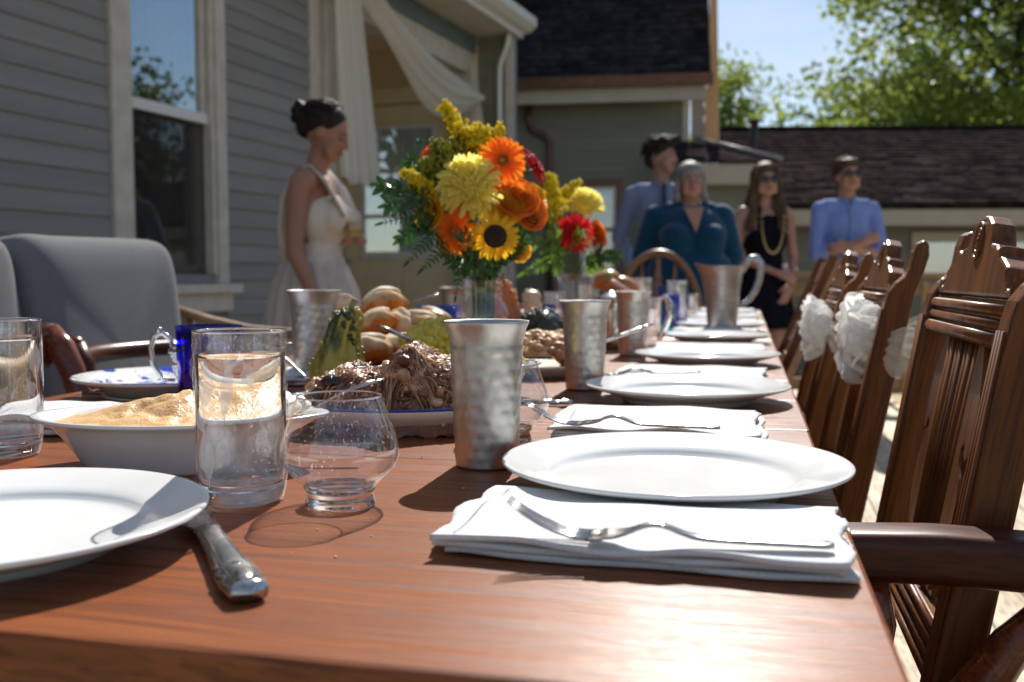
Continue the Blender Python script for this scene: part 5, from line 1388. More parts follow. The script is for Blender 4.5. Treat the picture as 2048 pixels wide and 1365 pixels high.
# ---- yellow corn dish
cd = on(925, 736, TT + .045) + CAMFWD * .04
cdish = thing('corn_dish', (cd.x, cd.y, TT), TH, 'pale fluted oval dish filled with yellow corn pudding', 'dish')
obj('dish_body', MB().lathe([(0, 0), (.07, 0), (.075, .004), (.085, .03), (.098, .044), (.110, .047), (.111, .050), (.104, .0505), (.088, .042), (.07, .01), (0, .008)], 96, sy=.8, fn=lambda a, z: .0016 * math.cos(a * 28) * (z > .03)), M_dish, cdish)
M_corn = mat('corn_pudding', (.58, .40, .02), (.72, .56, .08), scale=50, rough=.35, sss=.3, bump=.001, bscale=120)
def blob_heap(name, c, rot, lab, cat, hf, rx, ry, n, r0, r1, m_, seed, extra=None):
    t = thing(name, c, rot, lab, cat)
    rg = random.Random(seed); h_ = MB(); 
    for k in range(n):
        a = rg.random() * 2 * PI; q = rg.random() ** .5
        x, y = rx * q * math.cos(a), ry * q * math.sin(a)
        s_ = rg.uniform(r0, r1); ph = rg.random() * 20
        h_.m = 0 if extra is None else (1 if rg.random() < .4 else 0)
        h_.ell((x, y, hf(x, y) + rg.uniform(-.3, .3) * s_), (s_, s_ * .8, s_ * .75), (rg.random() * 3, rg.random() * 3, 0), 10, 7, lambda p, a, q, ph=ph: 1 + .25 * nz3(p.x * 120 + ph, p.y * 120, p.z * 120))
    o = obj('pieces', h_, [m_] + ([extra] if extra else []), t); o['kind'] = 'stuff'
    obj('filling', MB().grid(lambda u, v: (rx * 1.02 * v * math.cos(u * 2 * PI), ry * 1.02 * v * math.sin(u * 2 * PI), hf(rx * v * math.cos(u * 2 * PI), ry * v * math.sin(u * 2 * PI)) - r0 * .4), 40, 14, wrapu=True), m_, t)
    return t
blob_heap('corn_pudding', cdish.location, TH, 'mound of yellow corn pudding in the pale fluted dish', 'corn', lambda x, y: .045 + .060 * max(0, 1 - (x + .030) ** 2 / .0068 - y * y / .0042) ** .8, .088, .072, 420, .006, .012, M_corn, 3)
# ---- stuffing dish
sd = at(1078, 700, 1.72); sd.z = TT
sdish = thing('stuffing_dish', sd, TH, 'low white dish of stuffing behind the corn pudding', 'dish')
obj('dish_body', MB().lathe([(0, 0), (.07, 0), (.09, .016), (.096, .020), (.094, .022), (.07, .008), (0, .006)], 64, sy=.8), M_creamware, sdish)
M_bcube = mat('bread_cube', (.74, .50, .26), (.55, .28, .10), scale=40, rough=.6, sss=.15)
blob_heap('bread_stuffing', sd, TH, 'toasted bread stuffing heaped in the low white dish', 'stuffing', lambda x, y: .018 + .050 * max(0, 1 - (x * x) / .0072 - y * y / .006) ** .7, .08, .064, 230, .006, .012, M_bcube, 6, mat('stuffing_dark', (.40, .17, .06), rough=.5))
# ---- footed gravy bowl
gb = base(1128, 752, .02)
gbo = thing('gravy_bowl', gb, TH, 'footed copper-coloured gravy bowl with silver rim left of the second pewter cup', 'bowl')
obj('bowl_body', MB().lathe([(0, .0), (.024, 0), (.025, .003), (.008, .010), (.006, .018), (.016, .026), (.028, .038), (.034, .056), (.036, .066), (.034, .066), (.030, .05), (.020, .034), (0, .028)], 48), mat('copper_lustre', (.62, .30, .12), rough=.18, metal=.7), gbo)
obj('rim', MB().tube([(.0365 * math.cos(a), .0365 * math.sin(a), .0665) for a in [2 * PI * k / 48 for k in range(48)]], .0022, 6, closed=True), M_silver, gbo)
obj('pour_lip', MB().ell((-.034, 0, .070), (.010, .010, .004)), M_silver, gbo)
blob_heap('grain_topping', gb, TH, 'crumbly topping in the footed gravy bowl', 'crumble', lambda x, y: .058 + .018 * max(0, 1 - (x * x + y * y) / .0011), .029, .029, 90, .003, .006, M_bcube, 8)
# ---- far bread basket, blue dish, silver things
wb = at(1228, 600, 3.3); wb.z = TT
wbo = thing('wooden_bowl', wb, 0, 'dark wooden bowl of bread in front of the arched oak chair', 'bowl')
obj('bowl_body', MB().lathe([(0, 0), (.05, 0), (.08, .03), (.10, .075), (.096, .077), (.07, .03), (0, .012)], 40), M_redchair, wbo)
for (px, py, ti, lb_) in ((1212, 560, -.3, 'brown bread loaf end at the left of the wooden bowl'), (1252, 575, .5, 'orange-brown bread loaf at the right of the wooden bowl')):
    c = at(px, py, 3.3)
    o = thing('bread_loaf', c, label=lb_, cat='bread', rot=(0, ti, TH))
    obj('crust', MB().ell((0, 0, 0), (.05, .04, .032), None, 28, 18, lambda p, a, q: 1 + .08 * nz3(p.x * 30, p.y * 30, p.z * 30)), MATS['toast_crust'], o)
stick('wooden_spoon', at(1275, 592, 3.0), at(1222, 562, 3.0), .006, .016, 'pale pinkish serving spoon leaning on the wooden bowl', 'spoon', mat('pale_wood', (.72, .50, .42), rough=.5), flat=.6)
bd0 = at(880, 630, 2.25); bd0.z = TT
bdo = thing('blue_dish', bd0, 0, 'cobalt blue dish behind the bread, left of the mason jar', 'dish')
obj('dish_body', MB().lathe([(0, 0), (.03, 0), (.046, .03), (.05, .105), (.047, .105), (.042, .03), (0, .01)], 40), MATS['cobalt_glaze'], bdo)
sj = at(1222, 590, 2.35); sj.z = TT
sp_ = thing('silver_sugar_bowl', sj, TH, 'dark silver lidded sugar bowl between the second and third pewter cups', 'bowl')
obj('body', MB().lathe([(0, 0), (.03, 0), (.034, .02), (.036, .09), (.034, .115), (.038, .118), (.03, .124), (.012, .134), (.004, .138), (0, .138)], 40), M_silver, sp_)
obj('handle', MB().tube([(.034, 0, .10), (.05, 0, .115), (.055, 0, .10), (.05, 0, .06), (.036, 0, .045)], .004, 8), M_silver, sp_)

# crumbs dropped round the platter
cr_ = MB(); rg = random.Random(77)
for k in range(60):
    p = on(rg.uniform(560, 1500), rg.uniform(850, 1120), TT); s_ = rg.uniform(.0004, .0011)
    if p.x > -.2 and rg.random() < .8: continue
    cr_.ell((p.x, p.y, TT + s_ * .6), (s_ * 1.3, s_, s_ * .7), (0, 0, rg.random() * 3), 6, 4)
tag(obj('crumbs', cr_, M_bcube), 'tiny bread crumbs scattered on the table boards', 'crumbs', kind='stuff')
# ================================================================== FLOWERS
def petalmat(name, c1, c2, tl=.5): return mat(name, c1, c2, scale=35, rough=.5, spec=.3, transl=tl)
M_porange = petalmat('orange_petal', (.92, .17, .01), (.96, .32, .02))
M_pred = petalmat('crimson_petal', (.55, .004, .010), (.68, .012, .016))
M_psun = petalmat('sunflower_petal', (.93, .50, .01), (.97, .66, .03))
M_pale = petalmat('pale_yellow_petal', (.93, .80, .14), (.96, .90, .38), .6)
M_rose = petalmat('rose_petal_orange', (.78, .16, .015), (.86, .30, .03))
M_roseY = petalmat('rose_petal_yellow', (.84, .46, .02), (.88, .60, .06))
M_gold = mat('goldenrod', (.90, .74, .01), (.95, .85, .05), scale=60, rough=.6, transl=.6)
M_stem = mat('flower_stem', (.06, .12, .02), (.10, .17, .04), scale=30, rough=.5, transl=.15)
M_fern = mat('fern_leaf', (.02, .07, .014), (.045, .12, .024), scale=30, rough=.25, spec=.6, transl=.35)
M_fernL = mat('light_fern_leaf', (.12, .26, .02), (.18, .34, .04), scale=30, rough=.35, spec=.5, transl=.5)
M_disc = mat('sunflower_disc', (.012, .005, .004), (.05, .02, .01), scale=200, rough=.9, bump=.002, bscale=400)
M_disc2 = mat('gerbera_disc', (.10, .04, .01), (.45, .24, .03), scale=200, rough=.8)
def petal(L_, W_, cup=.0, curl=.0, n=9, tip=1.6, notch=False):
    def f(u, v):
        k = math.sin(PI * min(1, v ** .75 * .93 + .05)) ** .7
        if tip > 2: k = min(1, v * 5) ** .6 * (1 - max(0, (v - .72) / .28) ** 2) ** .5 if v < 1 else 0.05
        x = (u - .5) * W_ * k
        return (v * L_, x, cup * (x / W_) ** 2 * W_ * 4 - curl * v * v * L_ + .03 * L_ * math.sin(v * PI))
    return MB().grid(f, 4, n)
def aim(t, d, spin=0):
    q = Vector(d).to_track_quat('Z', 'Y'); t.rotation_mode = 'XYZ'
    t.rotation_euler = (q.to_matrix().to_4x4() @ Matrix.Rotation(spin, 4, 'Z')).to_euler()
def dirv(right, up, tocam): return CAMRIGHT * right + Vector((0, 0, up)) - CAMFWD * tocam
def stem_to(t, P, Q, head_back, r_=.0022):
    """stem from the head to the jar, world points, parented to the flower"""
    M = Matrix.Translation(Vector(P)) @ t.rotation_euler.to_matrix().to_4x4()
    inv = M.inverted()
    A = Vector(P) - head_back * .004; B = Vector(P) - head_back * .03
    pts = [A, B, mouth(Q), Q]
    obj('stem', MB().tube([inv @ p for p in pts], r_, 6), M_stem, t)
def mouth(Q):
    Q = Vector(Q)
    c = V1 if (Q - V1).length < .1 else V2
    o = (Q - c); o.z = 0
    return c + o * 1.2 + Vector((0, 0, .160))
JQ = [V1 + Vector((math.cos(k * 2.4) * .016 * (k % 3) / 2, math.sin(k * 2.4) * .016 * (k % 3) / 2, .02)) for k in range(40)]
jn = [0]
def flower(name, px, py, d, R_, facing, label, kind, spin=0, Q=None, group=None):
    P = at(px, py, d); t = thing(name, P, label=label, cat='flower', group=group)
    aim(t, facing, spin); fv = Vector(facing).normalized()
    rg = random.Random(px * 7 + py)
    if kind in ('orange', 'red'):
        m_ = M_porange if kind == 'orange' else M_pred
        pm_ = petal(R_ * .84, R_ * .19, .1, .10, tip=3).mesh('petal', m_)
        for ring, n, sc, up_ in ((0, 22, 1.0, .02), (1, 20, .86, .16), (2, 14, .5, .4)):
            for k in range(n):
                a = 2 * PI * k / n + ring * .15 + rg.uniform(-.05, .05)
                o = obj('petal', pm_, None, t, (math.cos(a) * R_ * .16, math.sin(a) * R_ * .16, .002 + ring * .002), (0, -up_ + rg.uniform(-.1, .1), a)); o.scale = (sc * rg.uniform(.92, 1.05),) * 3
        obj('disc', MB().ell((0, 0, .003), (R_ * .22,) * 2 + (R_ * .12,), None, 20, 10), M_disc2 if kind == 'orange' else M_pred, t)
        fl = MB()
        for k in range(40):
            a = k * 2.4; q = R_ * (.14 + .14 * (k / 40))
            fl.tube([(q * math.cos(a), q * math.sin(a), .004), (q * 1.1 * math.cos(a), q * 1.1 * math.sin(a), .012)], .0008, 4)
        obj('florets', fl, m_, t)
    elif kind == 'sun':
        pm_ = petal(R_ * .62, R_ * .25, .15, .08).mesh('petal', M_psun)
        for ring, n in ((0, 17), (1, 15)):
            for k in range(n):
                a = 2 * PI * (k + ring * .5) / n + rg.uniform(-.06, .06)
                o = obj('petal', pm_, None, t, (math.cos(a) * R_ * .40, math.sin(a) * R_ * .40, ring * .002), (rg.uniform(-.2, .2), -.05 - ring * .12 + rg.uniform(-.12, .12), a)); o.scale = (rg.uniform(.88, 1.08),) * 3
        obj('disc', MB().ell((0, 0, .004), (R_ * .47, R_ * .47, R_ * .16), None, 30, 14, lambda p, a, q: 1 + .04 * math.sin(a * 13 + q * 20)), M_disc, t)
    elif kind == 'mum':
        pm_ = petal(R_ * .62, R_ * .15, .9, -.35, tip=3, n=8).mesh('petal', M_pale)
        N = 150
        for k in range(N):
            f = (k + .5) / N; ph = math.acos(1 - f * 1.25); a = k * 2.39996
            dv = Vector((math.sin(ph) * math.cos(a), math.sin(ph) * math.sin(a), math.cos(ph)))
            o = obj('petal', pm_, None, t, dv * R_ * .42)
            o.rotation_euler = ((dv.to_track_quat('X', 'Z').to_matrix().to_4x4()) @ Matrix.Rotation(rg.uniform(-.5, .5), 4, 'Y')).to_euler()
            sc = .55 + .5 * f + rg.uniform(-.08, .08); o.scale = (sc, sc, sc)
        obj('core', MB().ell((0, 0, 0), R_ * .45), M_pale, t)
    elif kind in ('rose', 'yrose'):
        m_ = M_rose if kind == 'rose' else M_roseY
        for ring in range(6):
            n = 3 + ring
            r0 = R_ * (.16 + .15 * ring)
            for k in range(n):
                a0 = 2 * PI * k / n + ring * 1.1
                def f(u, v, r0=r0, a0=a0, ring=ring):
                    a = a0 + (u - .5) * (2.6 if ring < 4 else 1.9); lip = .10 * ring * v * v
                    rr = r0 * (.55 + .45 * v) * (1 + lip) + .0012 * math.sin(u * 9 + ring)
                    return (rr * math.cos(a), rr * math.sin(a), -R_ * .55 + v * R_ * (1.15 - .13 * ring) * (.86 + .14 * math.sin(u * PI)))
                obj('petal', MB().grid(f, 12, 8), m_, t)
    if Q is None:
        Q = JQ[jn[0] % 40]; jn[0] += 1
    stem_to(t, P, Q, fv)
    return t
flower('sunflower', 990, 474, 1.66, .0415, dirv(.10, .08, 1), 'sunflower with yellow petals and black-brown disc, low in the large bouquet', 'sun')
flower('gerbera_daisy', 912, 463, 1.67, .044, dirv(-.85, .10, 1), 'orange-red gerbera turned sideways left of the sunflower', 'orange')
flower('gerbera_daisy', 1004, 322, 1.67, .044, dirv(.25, .12, 1), 'orange gerbera with dark centre at the upper right of the large bouquet', 'orange')
flower('gerbera_daisy', 866, 306, 1.80, .034, dirv(-.6, .6, .5), 'small orange gerbera at the upper left edge of the large bouquet', 'orange')
flower('gerbera_daisy', 1070, 338, 1.77, .034, dirv(.9, .45, .35), 'dark red gerbera peeking out at the upper right of the large bouquet', 'red')
flower('gerbera_daisy', 1048, 312, 1.82, .028, dirv(.5, .9, .2), 'crimson flower at the top right behind the orange gerbera', 'red')
flower('chrysanthemum', 940, 372, 1.65, .055, dirv(-.05, .35, 1), 'pale yellow shaggy chrysanthemum in the middle of the large bouquet', 'mum')
flower('chrysanthemum', 972, 405, 1.68, .030, dirv(.3, -.1, 1), 'pale yellow chrysanthemum just below the orange gerbera', 'mum')
flower('garden_rose', 1034, 392, 1.68, .030, dirv(.3, .5, .8), 'orange garden rose right of the pale chrysanthemum', 'rose')
flower('garden_rose', 1064, 424, 1.70, .024, dirv(.6, .2, .9), 'small orange rose at the right edge of the large bouquet', 'rose')
flower('garden_rose', 1015, 414, 1.67, .022, dirv(.2, .1, 1), 'yellow rose just above the sunflower', 'yrose')
flower('garden_rose', 856, 424, 1.70, .024, dirv(-.6, .1, .8), 'deep yellow rose at the left of the large bouquet', 'yrose')
flower('garden_rose', 1044, 505, 1.72, .014, dirv(.5, -.3, .8), 'small yellow-orange bud low at the right of the sunflower', 'yrose')
flower('garden_rose', 1078, 390, 1.76, .020, dirv(.8, .5, .4), 'amber rose behind the small orange rose', 'yrose')
Q2 = V2 + Vector((0, 0, .02))
flower('gerbera_daisy', 1150, 467, 2.66, .056, dirv(-.1, .1, 1), 'deep red gerbera in the far small bouquet', 'red', Q=Q2)
flower('chrysanthemum', 1168, 410, 2.84, .058, dirv(.2, .8, .6), 'yellow chrysanthemum at the top of the far small bouquet', 'mum', Q=Q2)
flower('garden_rose', 1200, 466, 2.84, .030, dirv(.8, .3, .5), 'orange-red rose at the right of the far small bouquet', 'rose', Q=Q2)
# goldenrod sprays: many tiny florets on branching stems
def goldenrod(pts, label, dens=150, rad=.016, Q=None, seed=1, fl=.0026, sz=1.0, m_=None):
    P = [at(*p) for p in pts]
    t = thing('goldenrod', P[0], label=label, cat='flower', group='sprays of goldenrod in the bouquets')
    Q = Q or JQ[jn[0] % 40]; jn[0] += 1
    rel = [Vector(Q) - P[0], mouth(Q) - P[0]] + [p - P[0] for p in P]
    obj('stem', MB().tube(rel, [.002] * len(rel), 6), M_stem, t)
    rg = random.Random(seed); m2 = MB(); g2 = MB()
    for k in range(dens):
        f = rg.random(); i = min(int(f * (len(P) - 1)), len(P) - 2)
        c = (P[i].lerp(P[i + 1], f * (len(P) - 1) - i)) - P[0]
        off = Vector((rg.gauss(0, 1), rg.gauss(0, 1), rg.gauss(0, 1) * .8)).normalized() * rad * (1.15 - .75 * f) * rg.uniform(.3, 1.1) * sz
        e = c + off + Vector((0, 0, rad * .3))
        g2.tube([c, e], .0005, 3)
        for q in range(3):
            s_ = fl * rg.uniform(.6, 1.3)
            m2.ell(e + Vector((rg.gauss(0, .0022), rg.gauss(0, .0022), rg.gauss(0, .0022))), (s_, s_, s_ * 1.2), None, 5, 4)
    obj('twigs', g2, M_stem, t)['kind'] = 'stuff'
    obj('florets', m2, m_ or M_gold, t)['kind'] = 'stuff'
    return t
goldenrod([(930, 300, 1.76), (915, 258, 1.76), (888, 218, 1.76)], 'tallest yellow goldenrod spray at the top of the large bouquet', 170, .022, seed=1)
goldenrod([(960, 310, 1.74), (950, 280, 1.74), (915, 262, 1.72)], 'bright goldenrod spray left of the top centre', 150, .020, seed=2)
goldenrod([(975, 310, 1.76), (985, 285, 1.76), (1000, 262, 1.76)], 'goldenrod spray at the top right behind the orange gerbera', 130, .018, seed=3)
goldenrod([(945, 300, 1.78), (950, 268, 1.78)], 'goldenrod spray in the top middle of the large bouquet', 150, .026, seed=12)
M_goldg = mat('greenish_goldenrod', (.20, .23, .02), (.50, .46, .04), scale=60, rough=.6, transl=.35)
goldenrod([(900, 410, 1.74), (880, 350, 1.74), (880, 300, 1.76)], 'olive-green goldenrod mass in the upper left of the large bouquet', 330, .034, seed=4, m_=M_goldg)
goldenrod([(880, 430, 1.72), (845, 390, 1.72), (840, 345, 1.74)], 'greenish goldenrod spray at the left of the chrysanthemum', 300, .030, seed=5, m_=M_goldg)
goldenrod([(870, 400, 1.72), (835, 365, 1.70), (806, 350, 1.70)], 'yellow-tipped goldenrod spray reaching far left', 140, .014, seed=6)
goldenrod([(905, 330, 1.72), (895, 300, 1.70)], 'short greenish goldenrod spray above the chrysanthemum', 150, .024, seed=7, m_=M_goldg)
goldenrod([(1115, 430, 2.7), (1100, 380, 2.7), (1096, 360, 2.7)], 'yellow goldenrod spray at the left top of the far bouquet', 160, .03, Q2, 8, .004)
goldenrod([(1120, 420, 2.8), (1130, 390, 2.8), (1158, 368, 2.8)], 'yellow goldenrod spray arching right over the far bouquet', 150, .022, Q2, 9, .004)
goldenrod([(1110, 440, 2.75), (1105, 425, 2.75), (1085, 405, 2.75)], 'yellow goldenrod tuft between the two bouquets', 130, .03, Q2, 10, .004)
# ferns and leafy sprigs
leaf_fern = petal(1, .34, .1, .1, n=6).mesh('leaflet', M_fern)
leaf_oval = petal(1, .50, .2, .15, n=6).mesh('leaflet', M_fern)
leaf_light = petal(1, .36, .1, .1, n=6).mesh('leaflet', M_fernL)
def sprig(pts, label, n=13, L_=.018, me=leaf_fern, spread=1.1, Q=None, seed=0, nm='fern_frond', cat='fern', grp='fern and leaf sprays in the bouquets', taper=1):
    P = [at(*p) for p in pts]
    t = thing(nm, P[0], label=label, cat=cat, group=grp)
    Q = Q or (JQ[jn[0] % 40]); jn[0] += 1
    rel = [Vector(Q) - P[0], mouth(Q) - P[0]] + [p - P[0] for p in P]
    obj('rachis', MB().tube(rel, [.0016] * (len(rel) - 1) + [.0006], 5), M_stem, t)
    rg = random.Random(seed)
    segs = rel[2:]
    def orient(dx, up):
        dx = dx.normalized(); y_ = up.cross(dx).normalized(); z_ = dx.cross(y_)
        return Matrix((dx, y_, z_)).transposed().to_euler()
    for k in range(n):
        f = (k + .5) / n; g_ = f * (len(segs) - 1); i = min(int(g_), len(segs) - 2)
        c = segs[i].lerp(segs[i + 1], g_ - i); dv = (segs[i + 1] - segs[i]).normalized()
        nrm = -CAMFWD + Vector((0, 0, .5)); nrm = (nrm - dv * nrm.dot(dv)).normalized()
        side = dv.cross(nrm)
        for s_ in (-1, 1):
            if k == 0: L_ = L_ * 1.28 if s_ < 0 else L_
            ang = spread + rg.uniform(-.15, .15)
            d2 = dv * math.cos(ang) + side * s_ * math.sin(ang) + nrm * rg.uniform(-.35, .35)
            o = obj('leaflet', me, None, t, c, orient(d2, nrm + dv * rg.uniform(-.4, .4) + side * rg.uniform(-.4, .4)))
            sc = L_ * ((1 - f * .75) if taper else rg.uniform(.8, 1.1)) * rg.uniform(.9, 1.1); o.scale = (sc, sc, sc)
    o = obj('leaflet', me, None, t, segs[-1], orient(segs[-1] - segs[-2], -CAMFWD + Vector((0, 0, .4)))); o.scale = (L_ * .7,) * 3
S = sprig
S([(905, 480, 1.70), (860, 478, 1.66), (820, 520, 1.64)], 'dark fern frond drooping at the lower left of the large bouquet', 11, .020, seed=1)
S([(915, 505, 1.68), (880, 505, 1.64), (848, 536, 1.62)], 'lowest dark fern frond pointing left above the jar', 10, .020, seed=2)
S([(925, 520, 1.68), (920, 545, 1.66), (912, 590, 1.66)], 'dark fern frond hanging beside the mason jar', 10, .016, seed=3)
S([(880, 440, 1.70), (830, 430, 1.68), (768, 446, 1.68)], 'fern frond with a light tip stretching far left', 12, .020, seed=4)
S([(875, 410, 1.72), (820, 385, 1.72), (760, 372, 1.72)], 'glossy leafy sprig catching the sun at the far left', 7, .022, leaf_oval, .9, seed=5, nm='leafy_sprig', cat='foliage', taper=0)
S([(870, 425, 1.70), (820, 405, 1.68), (775, 412, 1.66)], 'glossy oval-leaved sprig just below the far left one', 7, .020, leaf_oval, .9, seed=6, nm='leafy_sprig', cat='foliage', taper=0)
S([(875, 455, 1.70), (835, 455, 1.70), (800, 480, 1.70)], 'oval-leaved sprig beneath the yellow rose', 7, .018, leaf_oval, .9, seed=7, nm='leafy_sprig', cat='foliage', taper=0)
S([(900, 300, 1.8), (870, 285, 1.82), (836, 285, 1.84)], 'glossy leafy tip behind the upper left gerbera', 6, .016, leaf_oval, .9, seed=8, nm='leafy_sprig', cat='foliage', taper=0)
S([(960, 520, 1.70), (940, 500, 1.66), (925, 470, 1.64)], 'dark leaves between the sunflower and the sideways gerbera', 6, .018, leaf_oval, .8, seed=9, nm='leafy_sprig', cat='foliage', taper=0)
S([(1010, 520, 1.72), (1045, 480, 1.70), (1058, 440, 1.70)], 'dark leafy sprig to the right of the sunflower', 8, .018, leaf_oval, .8, seed=10, nm='leafy_sprig', cat='foliage', taper=0)
S([(960, 500, 1.76), (950, 440, 1.80), (930, 400, 1.80)], 'dark leafy filling in the middle of the large bouquet', 9, .024, leaf_oval, .9, seed=11, nm='leafy_sprig', cat='foliage', taper=0)
S([(930, 500, 1.78), (890, 450, 1.80), (870, 400, 1.80)], 'dark leafy filling in the left half of the large bouquet', 10, .024, leaf_oval, .9, seed=12, nm='leafy_sprig', cat='foliage', taper=0)
S([(1000, 500, 1.78), (1030, 450, 1.80), (1045, 400, 1.80)], 'dark leafy filling in the right half of the large bouquet', 10, .024, leaf_oval, .9, seed=13, nm='leafy_sprig', cat='foliage', taper=0)
S([(1120, 520, 2.70), (1112, 480, 2.62), (1104, 445, 2.60)], 'bright green fern frond upright between the two bouquets', 10, .036, leaf_light, seed=14, Q=Q2)
S([(1130, 500, 2.68), (1165, 460, 2.60), (1190, 525, 2.55)], 'bright green fern frond arching over the red gerbera', 11, .026, leaf_light, seed=15, Q=Q2)
S([(1130, 530, 2.70), (1090, 525, 2.66), (1052, 545, 2.64)], 'bright green fern frond drooping left of the small vase', 11, .034, leaf_light, seed=16, Q=Q2)
S([(1125, 520, 2.70), (1090, 480, 2.66), (1078, 490, 2.66)], 'bright green fern frond low at the left of the far bouquet', 8, .034, leaf_light, seed=17, Q=Q2)
S([(1170, 530, 2.80), (1200, 510, 2.78), (1232, 515, 2.76)], 'glossy leafy sprig at the lower right of the far bouquet', 8, .026, leaf_oval, .9, seed=18, Q=Q2, nm='leafy_sprig', cat='foliage', taper=0)
S([(1170, 540, 2.80), (1195, 530, 2.78), (1215, 545, 2.76)], 'green fern tip low right above the small vase', 7, .026, leaf_light, seed=19, Q=Q2)

S([(940, 530, 1.70), (960, 500, 1.68), (975, 520, 1.67)], 'short leaves right above the mason jar under the sunflower', 6, .018, leaf_oval, .8, seed=31, nm='leafy_sprig', cat='foliage', taper=0)
S([(950, 545, 1.72), (900, 520, 1.74), (880, 480, 1.76)], 'dense dark fern behind the sideways gerbera', 12, .022, seed=32)
S([(960, 540, 1.74), (930, 505, 1.76), (925, 450, 1.78)], 'dense dark fern behind the stems of the large bouquet', 12, .024, seed=33)
S([(965, 545, 1.74), (1000, 520, 1.76), (1040, 500, 1.78)], 'dense dark fern behind the sunflower, lower right', 12, .022, seed=34)
S([(955, 550, 1.70), (945, 535, 1.69), (930, 520, 1.68)], 'little dark fern tip at the jar mouth, left', 8, .016, seed=35)
S([(975, 550, 1.70), (985, 535, 1.70), (1000, 530, 1.70)], 'little dark fern tip at the jar mouth, right', 8, .016, seed=36)
S([(890, 380, 1.76), (850, 350, 1.78), (820, 320, 1.78)], 'olive leafy sprig between the left goldenrod sprays', 9, .020, leaf_oval, .9, seed=37, nm='leafy_sprig', cat='foliage', taper=0)
goldenrod([(885, 400, 1.75), (862, 370, 1.74), (858, 330, 1.75)], 'greenish goldenrod tuft under the upper left gerbera', 260, .030, seed=41, m_=M_goldg)
goldenrod([(910, 350, 1.76), (915, 320, 1.76), (930, 290, 1.76)], 'dense goldenrod tuft left above the chrysanthemum', 260, .030, seed=42, m_=M_goldg)
goldenrod([(975, 300, 1.75), (965, 280, 1.75), (955, 262, 1.75)], 'bright goldenrod crown beside the orange gerbera', 160, .022, seed=43)
# ================================================================== PEOPLE
def skinmat(name, c): return mat(name, c, tuple(v * .86 for v in c), scale=9, rough=.5, spec=.35, sss=.12)
M_skinA = skinmat('skin_warm', (.38, .19, .125))
M_skinB = skinmat('skin_light', (.42, .22, .155))
M_lip = mat('lips', (.35, .09, .08), rough=.4)
M_eye = mat('eye_white', (.34, .31, .29), rough=.2)
M_pupil = mat('eye_dark', (.02, .012, .01), rough=.15)
M_black = mat('black_plastic', (.008, .008, .009), rough=.12, spec=.6)
VX = .009
def headparts(b, hc, w=1.0, tilt=0, yaw=0):
    """head in a frame centred at hc, face towards -y; returns its matrix"""
    M = Matrix.Translation(Vector(hc)) @ Matrix.Rotation(yaw, 4, 'Z') @ Matrix.Rotation(tilt, 4, 'X')
    old = b.M.copy(); b.M = old @ M
    b.ell((0, .012, .022), (.074 * w, .092, .092), None, 24, 16)
    b.ell((0, -.018, -.035), (.058 * w, .068, .070), None, 20, 14)
    b.ell((0, -.056, -.088), (.026 * w, .026, .022), None, 14, 10)
    b.cap((-.045, -.055, -.07), .022, (.045, -.055, -.07), .022)
    b.cap((-.040 * w, -.066, -.02), .020, (-.048 * w, -.045, -.05), .020)
    b.cap((.040 * w, -.066, -.02), .020, (.048 * w, -.045, -.05), .020)
    b.cap((0, -.083, .018), .010, (0, -.104, -.024), .0125); b.ell((-.011, -.094, -.028), .009); b.ell((.011, -.094, -.028), .009)
    b.cap((-.034, -.076, .026), .010, (.034, -.076, .026), .010)
    b.ell((0, -.082, -.055), (.022, .010, .011))
    for s in (-1, 1): b.ell((s * .076 * w, .008, -.012), (.010, .020, .030), (.2, 0, s * .3), 12, 10)
    b.M = old
    return M
def face(t, M, w=1.0, eyes=True):
    def part(n, mb, m_): 
        o = obj(n, mb, m_, t); o.matrix_local = M; return o
    part('lips', MB().ell((0, -.0905, -.051), (.021, .005, .0045)).ell((0, -.0895, -.060), (.018, .005, .005)), M_lip)
    if eyes:
        for s in (-1, 1):
            part('eye', MB().ell((s * .031, -.0765, .004), (.013, .008, .007)), M_eye)
            part('pupil', MB().ell((s * .031, -.0835, .004), (.0055, .003, .0055)), M_pupil)
    br = MB()
    for s in (-1, 1): br.tube([(s * .016, -.089, .026), (s * .032, -.086, .031), (s * .048, -.074, .025)], [.0035, .0045, .002], 6, flat=.6)
    part('eyebrows', br, M_hairD)
def hand(b, W, D, up, s=1, curl=.5, L_=.085):
    """W wrist, D finger direction, up = back of the hand normal"""
    D = Vector(D).normalized(); up = Vector(up); up = (up - D * up.dot(D)).normalized(); sd = D.cross(up) * s
    W = Vector(W)
    b.cap(W, .024, W + D * .045, .034, flat=.55, up=up); b.cap(W + D * .04, .036, W + D * .075, .033, flat=.45, up=up)
    for k, (o, ln) in enumerate(((-.027, .062), (-.009, .072), (.010, .067), (.027, .052))):
        a = W + D * .085 + sd * o; dd = D
        c1 = (D * math.cos(curl * .6) - up * math.sin(curl * .6)); c2 = (D * math.cos(curl * 1.7) - up * math.sin(curl * 1.7))
        p1 = a + c1 * ln * .5; p2 = p1 + c2 * ln * .5
        b.cap(a - D * .012, .0098, p1, .0090, n=8); b.cap(p1, .0090, p2, .0075, n=8)
    th_ = W + D * .03 - sd * .030
    p1 = th_ + (D * .7 - sd * .6 - up * .2).normalized() * .035
    b.cap(W + D * .015 - sd * .015, .016, th_, .014, n=8); b.cap(th_, .0125, p1, .011, n=8); b.cap(p1, .011, p1 + (D * .9 - up * .3).normalized() * .028, .0088, n=8)
